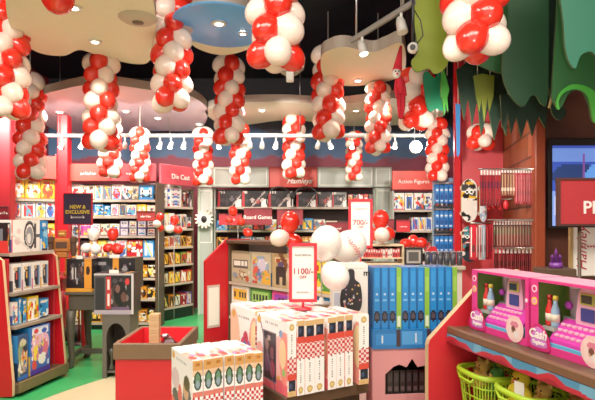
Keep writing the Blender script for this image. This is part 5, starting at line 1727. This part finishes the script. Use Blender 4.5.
# ================================================================== COUNTER BEHIND
t = thing('service_counter', 'grey topped counter behind the tall blue boxes', 'counter', (at(360, 0, 3.85).x, 3.85, 0))
CW = at(466, 0, 3.85).x - at(360, 0, 3.85).x
CZ = 1.195
MB().box((0, 0, CZ - .03), (CW, .5, CZ), ch=.005).build('counter_top', mat('counter_grey', '#b5a794', .4), t)
MB().box((.02, .03, .06), (CW - .02, .47, CZ - .031)).build('counter_body', mat('counter_white', '#cfc6ba', .5), t)
MB().box((.04, .06, 0), (CW - .04, .44, .06)).build('plinth', BLACK, t)
cx0 = at(360, 0, 3.85).x
# little rack of red books
a, b = at(359, 0, 4.0), at(404, 0, 4.0)
rw = b.x - a.x
t = thing('book_rack', 'small cream topped rack of red books on the counter', 'rack', (a.x + .02, 4.0, CZ))
RZT = at(0, 244.5, 4.0).z - CZ
MB().box((-.02, 0, RZT - .014), (rw - .02, .2, RZT), ch=.003).build('rack_top', CREAM, t)
MB().box((-.02, 0, .012), (-.008, .2, RZT - .0145)).build('rack_side', CREAM, t)
MB().box((rw - .032, 0, .012), (rw - .02, .2, RZT - .0145)).build('rack_side', CREAM, t)
MB().box((-.02, 0, 0), (rw - .02, .2, .0115)).build('rack_base', CREAM, t)
MB().box((-.0075, 0, .045), (rw - .0325, .2, .055)).build('rack_shelf', CREAM, t)
MB().box((-.0075, .19, .056), (rw - .0325, .2, RZT - .015)).build('rack_back', mat('rack_dark', '#4a2a24', .6), t)
n = 16
for k in range(n):
    w = (rw - .045) / n
    r = random.Random(k)
    col = r.choice(['#c2323a', '#d8504a', '#b02832', '#e0cfc4', '#c84848', '#d87a6a'])
    f = painter(col, [('r', .2, .6, .8, .85, '#f0e0d8'), ('r', .3, .2, .7, .4, '#7a1a20')])
    o = carton('book', w * .9, .12, RZT - .085 - r.uniform(0, .012), {'-y': (f, 5, 10)}, col, None, (a.x + .02 - .005 + w * (k + .5), 4.07, CZ + .0555), 0)
    tag(o, f'small book, {ORD[k] if k < 8 else ORD[n - 1 - k]} from the {"price sign" if k < 8 else "black frame"} end of the rack', 'book', 'books in the small counter rack')
# balloons on the rack
b0 = Vector((at(381, 0, 4.1).x, 4.1, CZ + RZT + .001))
cl_px(b0, [(381, 219, 4.12, 17, 'r'), (375.5, 234, 4.14, 14, 'r'), (388, 234, 4.14, 14, 'r'), (382, 235, 4.0, 16, 'w')], 'three red balloons and one white in front on the book rack')
# black photo frame
c0, c1 = at(404.5, 263, 3.95), at(422.5, 247.5, 3.95)
w, h = c1.x - c0.x, at(0, 247.5, 3.95).z - CZ
t = thing('framed_picture', 'black picture frame leaning on the counter beside the rack', 'frame', ((c0.x + c1.x) / 2, 3.95, CZ + .001))
b = MB()
for lo, hi in (((-w / 2, 0), (w / 2, .014)), ((-w / 2, h - .014), (w / 2, h)), ((-w / 2, .014), (-w / 2 + .014, h - .014)), ((w / 2 - .014, .014), (w / 2, h - .014))):
    b.box((lo[0], -.01, lo[1]), (hi[0], .01, hi[1]))
b.build('frame_border', BLACK, t)
MB().box((-w / 2 + .013, -.002, .013), (w / 2 - .013, .004, h - .013)).build('mount_card', mat('frame_card_grey', '#a8a098', .5), t)
MB().box((-w / 2 + .03, -.004, .03), (w / 2 - .03, -.0025, h - .035)).build('print', mat('frame_print_dark', '#4a4644', .5), t)
MB().box((-.01, .011, 0), (.01, .06, .01)).build('strut', BLACK, t)
# dark mugs
for k in range(6):
    px = 427.5 + 6.4 * k
    c = at(px, 0, 3.92)
    t = thing('mug', f'dark grey mug, {ORD[k]} from the black picture frame on the counter', 'mug', (c.x, c.y, CZ + .001), 0, 'dark mugs on the counter')
    rr = .021
    MB().lathe([(0, 0), (rr * .85, 0), (rr, .01), (rr, .1), (rr * .9, .1), (rr * .88, .012), (0, .01)], 18).build('cup', mat('mug_dark', '#3b3b42', .3), t)
    MB().tube([(0, -rr, .085), (0, -rr - .02, .075), (0, -rr - .02, .04), (0, -rr, .03)], .005, 8).build('handle', mat('mug_dark', '#3b3b42', .3), t)
    MB().lathe([(rr * 1.0, .1), (rr * 1.05, .103), (rr * .9, .106)], 18).build('rim', mat('mug_rim', '#8a8a92', .3), t)
# red and blue toy car in front of the blue packs
c = at(431, 251.5, 4.2)
t = thing('toy_car', 'small red toy car on the counter under the blue packs', 'toy', (c.x, c.y, CZ + .001), .1)
z = at(0, 252, 4.2).z - CZ
MB().box((-.035, -.02, 0), (.035, .02, z * .86 if z > .05 else .06), ch=.003).build('stand_block', mat('toy_blue_block', '#2c4fa0', .4), t)
zz0 = (z * .86 if z > .05 else .06) + .0005
MB().prism([(-.045, zz0 + .006), (-.045, zz0 + .03), (-.02, zz0 + .036), (-.005, zz0 + .056), (.03, zz0 + .056), (.045, zz0 + .03), (.045, zz0 + .006)], -.022, .022).build('body', mat('toy_red', '#c8232c', .35), t)
for x in (-.025, .025):
    for y in (-1, 1):
        MB().tube([(x, y * .016, zz0 + .01), (x, y * .027, zz0 + .01)], .0095, 12).build('wheel', BLACK, t)
# red balloons behind the frame
b0 = Vector((at(413, 0, 4.22).x, 4.22, CZ + .001))
cl_px(b0, [(405.5, 244, 4.2, 11, 'r'), (413, 241, 4.25, 12, 'r'), (421, 243, 4.22, 11, 'r')], 'three small red balloons behind the black picture frame')

# ================================================================== FRONT RIGHT SHELF UNIT
RA = math.radians(-75.5)
RO_ = Vector((.738, 2.55, 0))


def rp(u, t_, z):
    return Vector((RO_.x + math.cos(RA) * u - math.sin(RA) * t_, RO_.y + math.sin(RA) * u + math.cos(RA) * t_, z))


t = thing('red_shelf_unit', 'red shelf unit with a cream edged end panel, holding pink boxes and baskets', 'shelving', RO_, RA)
MB().prism([(-.1, 0), (-.1, .915), (-.092, .94), (.122, 1.143), (.24, 1.25), (.42, 1.27), (.42, 0)], -.045, -.012, 'yz', 0, 1).build('end_panel', [mat('end_panel_red', '#c9202c', .4), mat('cream_edge', '#d9b98c', .5)], t)
MB().box((-.011, .03, .97), (1.3, .4, .998)).build('upper_shelf', BROWN, t)
MB().box((-.011, .0, .968), (1.3, .0295, 1.003), ch=.004).build('shelf_lip', mat('lip_brown_wood', '#6a4a34', .45, vary=.2, scale=14), t)


def wave_strip(u, v):
    a = .5 + .28 * math.sin(u * 26) + .12 * math.sin(u * 61)
    if v > a: return lin('#3f7fa4') if (math.sin(u * 40) < .6) else lin('#5f9ab8')
    return lin('#ab2230') if v > a - .45 else lin('#8a1a26')


MB().sheet(wave_strip, 120, 10, (-.011, -.002, .925), (1.311, 0, 0), (0, .004, .043)).build('wave_strip', PRINT, t)
MB().box((-.011, .002, .922), (1.3, .02, .967)).build('strip_backing', BROWN, t)
MB().box((-.011, -.02, .52), (1.3, .4, .55)).build('lower_shelf', BROWN, t)
MB().box((-.011, .385, 0), (1.3, .4, .52)).build('back_panel', mat('unit_back_dark', '#2c1c18', .6), t)
MB().box((-.011, .385, .551), (1.3, .4, .969)).build('back_panel', mat('unit_back_dark', '#2c1c18', .6), t)
MB().box((-.011, .0, .0), (1.3, .384, .519)).build('base_cabinet', REDWALL, t)

# ---- pink toy till boxes
PK = mat('hot_pink_card', '#da2f80', .35)
PKD = mat('deep_pink_card', '#c8206a', .35)
GRN = mat('printed_green_liner', '#7aa84a', .5, vary=.35, scale=14)
WPL = mat('till_white', '#f0ece8', .3)
MAG = mat('till_magenta', '#d83ab0', .3)
BLU = mat('till_blue', '#52b4d8', .3)
LPK = mat('till_light_pink', '#f6b6d6', .3)


def window_mat():
    m = bpy.data.materials.new('clear_window_film')
    m.use_nodes = True
    nt = m.node_tree
    nt.nodes.clear()
    out = nt.nodes.new('ShaderNodeOutputMaterial')
    tr = nt.nodes.new('ShaderNodeBsdfTransparent')
    gl = nt.nodes.new('ShaderNodeBsdfGlossy'); gl.inputs['Roughness'].default_value = .05
    fr = nt.nodes.new('ShaderNodeFresnel'); fr.inputs['IOR'].default_value = 1.04
    mx = nt.nodes.new('ShaderNodeMixShader')
    nt.links.new(fr.outputs[0], mx.inputs[0]); nt.links.new(tr.outputs[0], mx.inputs[1]); nt.links.new(gl.outputs[0], mx.inputs[2])
    nt.links.new(mx.outputs[0], out.inputs[0])
    return m


FILM = window_mat()


def till_box(u0, w, label):
    h, dp = .285, .17
    o = rp(u0, .1, 1.0)
    t = thing('toy_till_box', label, 'box', (o.x, o.y, .9985), RA, 'pink toy till boxes')
    k = .004
    # carton: back, floor, sides, lid, and a front frame
    cb = MB()
    cb.box((0, dp - k, 0), (w, dp, h)); cb.box((0, 0, 0), (w, dp - k, k)); cb.box((0, 0, k), (k, dp - k, h)); cb.box((w - k, 0, k), (w, dp - k, h))
    cb.box((k, .0031, h - k), (w - k, dp - k, h))
    cb.box((k, -.0005, k), (w - k, .003, .03)); cb.box((k, -.0005, .03), (.042, .003, h)); cb.box((w - .02, -.0005, .03), (w - k, .003, h))
    cb.box((.042, -.0005, h - .01), (w - .02, .003, h))
    car = cb.build('carton', PK, t)
    MB().box((k, .004, h + .0003), (w - k, dp, h + .002)).build('lid_flap', mat('pale_pink_card', '#eba0bc', .4), t)
    gl_ = MB().box((k + .0005, dp - k - .002, k + .0005), (w - k - .0005, dp - k - .0005, h - k - .0005))
    gl_.box((k + .0005, .0045, k + .0005), (k + .0015, dp - k - .0025, h - k - .0005))
    gl_.build('green_liner', GRN, t)
    fb = MB(); fb.box((.042, .0035, .03), (w - .02, .0042, h - .0105))
    fb.build('window_film', FILM, t)
    # till: white body, pink deck, blue wave, buttons and a display head
    x0, x1 = .1, .335
    tl = MB().prism([(.012, .006), (.012, .05), (.05, .10), (.085, .13), (.11, .13), (.11, .006)], x0, x1, 'yz').build('toy_till', WPL, t)
    MB().prism([(.009, .058), (.05, .108), (.088, .134), (.088, .118), (.055, .09), (.009, .042)], x0 - .006, x1 + .006, 'yz').build('keyboard_deck', MAG, tl)
    MB().prism([(.006, .02), (.006, .041), (.052, .089), (.088, .117), (.088, .085), (.05, .045)], x0 - .01, x1 + .01, 'yz').build('blue_wave', BLU, tl)
    b = MB()
    for i in range(7):
        for j in range(3):
            x = x0 + .02 + i * .0275; y = .022 + j * .0165; z = .074 + j * .0195
            b.box((x - .010, y - .007, z - .004), (x + .010, y + .007, z + .008), ch=.003)
    b.build('keypad_buttons', LPK, tl)
    hx = .165
    hd = MB().prism(smooth_poly([(hx, .115), (hx, .2), (hx + .01, .25), (hx + .035, .268), (hx + .08, .265), (hx + .1, .243), (hx + .102, .115)], 4), .075, .105, 'xz').build('display_head', LPK, tl)
    MB().box((hx + .018, .069, .202), (hx + .086, .0748, .246), ch=.002).build('display_rim', mat('till_yellow_green', '#c3c84a', .3), hd)
    MB().box((hx + .027, .066, .209), (hx + .077, .0688, .239), ch=.001).build('display_screen', mat('till_screen', '#3c3a34', .2), hd)
    MB().box((hx + .02, .07, .14), (hx + .084, .0748, .19), ch=.002).build('card_slot', mat('till_navy', '#38408c', .3), hd)
    MB().box((x0 + .01, .0085, .008), (x1 - .01, .0115, .034), ch=.001).build('cash_drawer', mat('till_pale_drawer', '#e6a8c0', .35), tl)
    # bottles and blender on a step
    for i, (x, col, capc, nm) in enumerate(((.055, '#d8302c', '#b8201c', 'red'), (.086, '#8fb8d8', '#e8d84a', 'blue'))):
        bt = MB().lathe([(0, 0), (.015, 0), (.016, .01), (.016, .065), (.008, .09), (.008, .105)], 14, O=(x, .045, .1)).build('toy_bottle', mat('bottle_' + nm, col, .25), t)
        MB().lathe([(.0, .105), (.010, .105), (.010, .122), (0, .124)], 12, O=(x, .045, .1)).build('bottle_cap', mat('cap_' + nm, capc, .3), bt)
        MB().lathe([(.0164, .02), (.0166, .05)], 14, O=(x, .045, .1)).build('bottle_label', mat('label_cream', '#e8e0c8', .4), bt)
    MB().box((.038, .022, .085), (.105, .068, .0995)).build('goods_step', mat('clear_grey_plastic', '#a8b0a8', .3), t)
    MB().box((.05, .112, .006), (.155, .16, .1345)).build('goods_step', mat('clear_grey_plastic', '#a8b0a8', .3), t)
    jug = MB().lathe([(0, 0), (.024, 0), (.026, .03), (.031, .11), (.028, .115)], 18, O=(.1, .136, .135)).build('toy_blender', mat('blender_clear', '#d3d0dc', .15, trans=.3), t)
    MB().lathe([(0, .116), (.03, .116), (.03, .124), (.012, .13), (0, .135)], 18, O=(.1, .136, .135)).build('blender_lid', mat('lid_white', '#e8e4e4', .3), jug)
    MB().ball((.1, .095, .185), (.018, .012, .016), n=12).build('blender_grip', mat('grip_purple', '#b83ac0', .3), jug)
    # printed front: round badges and the cash register logo
    for (x, z, r, cc, inner, nm) in ((.023, .245, .015, '#f6d6e4', '#c8206a', 'seal'), (.023, .195, .016, '#f0d24a', '#e890b8', 'seal'), (w - .012, .19, .009, '#f0b0d0', '#f6e0ea', 'seal')):
        sl = MB().tube([(x, -.0007, z), (x, -.0018, z)], r, 18, smooth=False).build('printed_seal', mat('seal_' + cc[1:], cc, .4), car)
        MB().tube([(x, -.0019, z), (x, -.0026, z)], r * .6, 16, smooth=False).build('seal_centre', mat('seal_' + inner[1:], inner, .4), t)
    lg = MB().prism(smooth_poly([(-.012, .008), (.0, .07), (.03, .105), (.07, .1), (.1, .065), (.112, .03), (.1, .006)], 4), -.006, -.0012, 'xz').build('logo_card', PKD, t)
    MB().prism(smooth_poly([(.012, .02), (.02, .07), (.04, .094), (.07, .088), (.09, .055), (.095, .02)], 4), -.0075, -.0062, 'xz').build('logo_bubble', mat('logo_lilac', '#c878c8', .4), lg)
    lettering('Cash', .05, INKWHITE, t, (.05, -.0085, .066), bold=.0012, shear=.15, rx=PI / 2)
    lettering('Register', .021, INKWHITE, t, (.055, -.0085, .034), bold=.0006, shear=.15)
    pc = MB().tube([(w - .085, -.0012, .058), (w - .085, -.003, .058)], .056, 26, smooth=False).build('round_photo', mat('photo_card_pink', '#f0c4c0', .4), t)
    f = painter('#f2d2cc', [('e', .5, .75, .36, .16, '#d87890'), ('e', .45, .4, .2, .2, '#d9a888'), ('e', .42, .5, .2, .14, '#6a4030'), ('e', .62, .25, .18, .2, '#e6e0dc'), ('r', .3, .72, .7, .78, '#fbe9ec')])
    MB().sheet(f, 12, 12, (w - .124, -.0036, .019), (.078, 0, 0), (0, 0, .078)).build('photo_print', PRINT, pc)
    return t


till_box(.05, .405, 'pink toy cash register window box nearest the cream edged end panel')
till_box(.468, .405, 'pink toy cash register window box with its logo in full view, nearer the frame edge')

# ---- baskets with plush toys
BG = mat('lime_basket_plastic', '#a9cf2a', .35)


def basket(u, label, first):
    o = rp(u, .135, .556)
    t = thing('plastic_basket', label, 'basket', o, RA, 'lime green baskets under the pink boxes')
    a0, b0_, a1, b1, h = .095, .09, .13, .115, .25

    def ring(f, n=40):
        a, b = a0 + (a1 - a0) * f, b0_ + (b1 - b0_) * f
        out = []
        for i in range(n):
            th = 2 * PI * i / n
            c_, s_ = math.cos(th), math.sin(th)
            out.append((math.copysign(abs(c_) ** .6, c_) * a, math.copysign(abs(s_) ** .6, s_) * b, h * f + .004))
        return out
    base = MB()
    R0 = ring(0)
    i0 = base.verts(R0); base.face([i0 + i for i in range(40)])
    base.tube(R0 + R0[:1], .006, 6)
    base.build('basket_base', BG, t)
    lat = MB()
    for f in (.2, .4, .6, .8):
        q = ring(f); lat.tube(q + q[:1], .0035, 5, cap=False)
    for i in range(0, 40):
        lat.tube([ring(0)[i], ring(1)[i]], .0032, 5, cap=False)
    lat.build('lattice_side', BG, t)
    rim = MB(); q = ring(1); rim.tube(q + q[:1], .013, 8, cap=False)
    rim.build('rim', BG, t)
    for s_ in (-1, 1):
        MB().tube([(s_ * .04 - .05 * s_ * 0 - .05, s_ * (b1 - .004), h * .98), (-.045, s_ * (b1 + .012), h * .9), (.045, s_ * (b1 + .012), h * .9), (.05, s_ * (b1 - .004), h * .98)], .006, 6).build('handle_grip', BG, t)
    return t


BROWNP = mat('brown_plush', '#a8742c', .9, bump=.5, scale=90)
TANP = mat('tan_plush', '#c89a4a', .9, bump=.5, scale=90)
YELP = mat('yellow_plush', '#ecd02a', .9, bump=.5, scale=90)
GRNP = mat('green_plush', '#3f7a2c', .9, bump=.5, scale=90)
DKP = mat('dark_plush', '#4a3a24', .9, bump=.5, scale=90)


def plush(u, t_, z, sc, m, muz, label, yaw=0., mane=None, beak=False, roll=0.):
    o = rp(u, t_, z)
    t = thing('plush_toy', label, 'plush toy', o, RA + yaw)
    t.scale = (sc, sc, sc)
    t.rotation_euler[0] = roll
    b = MB()
    b.ball((0, 0, .05), (.045, .04, .055)); b.ball((0, -.006, .118), (.042, .039, .038))
    for s_ in (-1, 1):
        b.ball((s_ * .045, -.012, .065), (.016, .016, .032), mx=Matrix.Rotation(s_ * -.6, 3, 'Y'))
        b.ball((s_ * .026, -.038, .016), (.018, .03, .017))
        if not beak: b.ball((s_ * .034, .0, .15), (.014, .008, .015))
    body = b.build('body', m, t)
    md = body.modifiers.new('blend', 'REMESH'); md.mode = 'VOXEL'; md.voxel_size = .005; md.use_smooth_shade = True
    if beak:
        MB().tube([(0, -.04, .115), (0, -.068, .111)], [.014, .002], 10).build('beak', mat('orange_felt', '#e2761f', .8), t)
    else:
        mz = MB().ball((0, -.04, .108), (.019, .015, .014)).build('muzzle', muz, t)
        MB().ball((0, -.056, .112), (.006, .004, .004), n=8, k=6).build('nose', BLACK, mz)
    for s_ in (-1, 1):
        MB().ball((s_ * .015, -.041, .127), .005, n=8, k=6).build('eye', BLACK, t)
    if mane:
        MB().ball((0, .012, .118), (.055, .03, .052)).build('mane', mane, t)
    return t


basket(.14, 'lime green lattice basket beside the red end panel, holding a brown plush', True)
basket(.435, 'lime green lattice basket holding the yellow chick plush', False)
basket(.735, 'lime green lattice basket of tan plush toys, cut by the frame corner', False)
for args in (
        (.082, .14, .722, .85, TANP, BROWNP, 'tan plush bear peeking above the basket beside the red end panel', .15),
        (.198, .14, .715, .85, GRNP, TANP, 'dark green plush next to the tan bear in the first basket', -.1),
        (.14, .135, .566, .85, BROWNP, TANP, 'golden brown plush at the bottom of the basket beside the red end panel', -.1),
        (.382, .125, .735, .95, YELP, YELP, 'bright yellow chick plush leaning over its basket rim', .2, None, True),
        (.5, .14, .735, .8, TANP, BROWNP, 'tan plush with a round head beside the white tag', .1),
        (.435, .135, .566, .85, DKP, TANP, 'dark plush at the bottom of the basket under the yellow chick', .1),
        (.675, .14, .735, .84, BROWNP, TANP, 'brown plush bear in the basket cut by the frame corner', .1),
        (.797, .14, .735, .84, TANP, BROWNP, 'tan plush bear at the frame corner, last in its basket', -.1),
        (.735, .135, .566, .85, GRNP, TANP, 'green plush at the bottom of the basket cut by the frame corner', .1)):
    plush(*args)
o = rp(.462, .05, .86)
t = thing('price_tag', 'white paper tag standing among the plush toys by the yellow chick', 'tag', (o.x, o.y, .80), RA + .2)
MB().box((-.024, -.001, .0), (.024, .001, .062)).build('card', PAPER, t)
MB().tube([(0, .002, -.05), (0, .002, .03)], .002, 6).build('pin', WHITE, t)

# purple crown-like toy standing behind the pink boxes
c = at(556, 268, 3.0)
t = thing('purple_castle_toy', 'small purple turreted toy behind the pink boxes', 'toy', (c.x, c.y, 0))
zc = c.z
MB().box((-.09, -.06, 0), (.09, .1, zc), ch=.006).build('stand_block', BROWN, t)
PU = mat('castle_purple', '#7a3a9a', .35)
MB().lathe([(0, 0), (.035, 0), (.035, .03), (.0, .03)], 16, O=(0, 0, zc + .0005)).build('base', PU, t)
for x, hh in ((-.022, .05), (0, .085), (.022, .05)):
    MB().lathe([(.008, 0), (.008, hh * .6), (.011, hh * .62), (0, hh)], 12, O=(x, 0, zc + .031)).build('turret', PU, t)

# green floor goods glimpsed between table legs
a = at(66, 326, 6.9)
t = thing('floor_basket', 'low dark basket of green and yellow toys under the red table', 'basket', (at(70, 0, 6.85).x, 6.85, 0))
MB().lathe([(0, .0), (.2, 0), (.22, .14), (.2, .14), (.185, .012), (0, .012)], 24, sy=.7).build('tub', mat('basket_dark', '#2c241f', .6), t)
for k, (dx, dy, cc, nm) in enumerate(((-.1, 0, '#8ac43a', 'lime'), (.0, .05, '#e0c83a', 'yellow'), (.1, .0, '#4aa8b0', 'teal'), (.0, -.05, '#58b04a', 'green'))):
    t2 = thing('toy_ball', f'{nm} toy ball in the low basket under the red table', 'ball', (at(70, 0, 6.85).x + dx, 6.85 + dy, .0125 + .049))
    MB().ball((0, 0, 0), .048, n=16, k=10).build('ball', mat('ball_' + nm, cc, .35), t2)
    MB().lathe([(.0482, -.01), (.0484, .01)], 20).build('stripe', WHITE, t2)

# ================================================================== LIGHT
w = bpy.data.worlds.new('shop_air')
SC.world = w
w.use_nodes = True
bg = w.node_tree.nodes['Background']
bg.inputs[0].default_value = (*lin('#fff0e2'), 1)
bg.inputs[1].default_value = 1.1


def area(name, loc, rot, sx_, sy_, power, col='#fff1df'):
    l = bpy.data.lights.new(name, 'AREA')
    l.shape = 'RECTANGLE'; l.size = sx_; l.size_y = sy_; l.energy = power; l.color = lin(col)
    o = bpy.data.objects.new(name, l); COL.objects.link(o)
    o.location = loc; o.rotation_euler = rot
    return o


def point(name, loc, power, col='#fff0dc', r=.06):
    l = bpy.data.lights.new(name, 'POINT'); l.energy = power; l.color = lin(col); l.shadow_soft_size = r
    o = bpy.data.objects.new(name, l); COL.objects.link(o); o.location = loc
    return o


area('front_ceiling_light', (-.4, .9, 3.9), (math.radians(18), 0, 0), 2.4, 1.4, 130)
area('front_ceiling_light', (1.6, .8, 3.9), (math.radians(18), math.radians(8), 0), 1.4, 1.2, 75)
area('aisle_ceiling_light', (-2.4, 2.2, 3.9), (math.radians(20), 0, 0), 1.6, 1.2, 110)
for k, (x, y, z) in enumerate(DOWN):
    l = bpy.data.lights.new('downlight_beam', 'SPOT')
    l.energy = 90 if z > 3.2 else 60
    l.spot_size = math.radians(120); l.spot_blend = .6; l.shadow_soft_size = .05; l.color = lin('#fff0dc')
    o = bpy.data.objects.new('downlight_beam', l); COL.objects.link(o); o.location = (x, y, z - .03)
# far track beams washing the shelves
for px in (10, 45, 82, 125, 165, 205, 250, 290, 330, 375, 420):
    x = at(px, 0, 7.3).x
    l = bpy.data.lights.new('track_beam', 'SPOT')
    l.energy = 120; l.spot_size = math.radians(115); l.spot_blend = .8; l.shadow_soft_size = .05; l.color = lin('#fff2e2')
    o = bpy.data.objects.new('track_beam', l); COL.objects.link(o)
    o.location = (x, 6.35, 2.95)
    o.rotation_euler = (math.radians(58), 0, 0)
for nm, loc, tgt, e_ in (('added_peg_wash', (1.15, 4.3, 2.25), (2.25, 6.3, 2.0), 130), ('added_plank_wash', (1.2, 3.6, 2.7), (2.4, 5.4, 1.8), 60), ('counter_wash', (.6, 2.9, 2.9), (1.0, 4.6, 1.2), 60)):  # peg and plank washes: added spots without fixtures, brightening those walls
    l = bpy.data.lights.new(nm, 'SPOT')
    l.energy = e_; l.spot_size = math.radians(85); l.spot_blend = .8; l.shadow_soft_size = .08; l.color = lin('#fff0e0')
    o = bpy.data.objects.new(nm, l); COL.objects.link(o); o.location = loc
    o.rotation_euler = (Vector(tgt) - Vector(loc)).to_track_quat('-Z', 'Y').to_euler()
l = bpy.data.lights.new('leaf_wash', 'SPOT')
l.energy = 25; l.spot_size = math.radians(80); l.spot_blend = .8; l.color = lin('#f2f6e8')
o = bpy.data.objects.new('leaf_wash', l); COL.objects.link(o); o.location = (1.2, 2.2, 2.2); o.rotation_euler = (math.radians(120), 0, math.radians(-20))
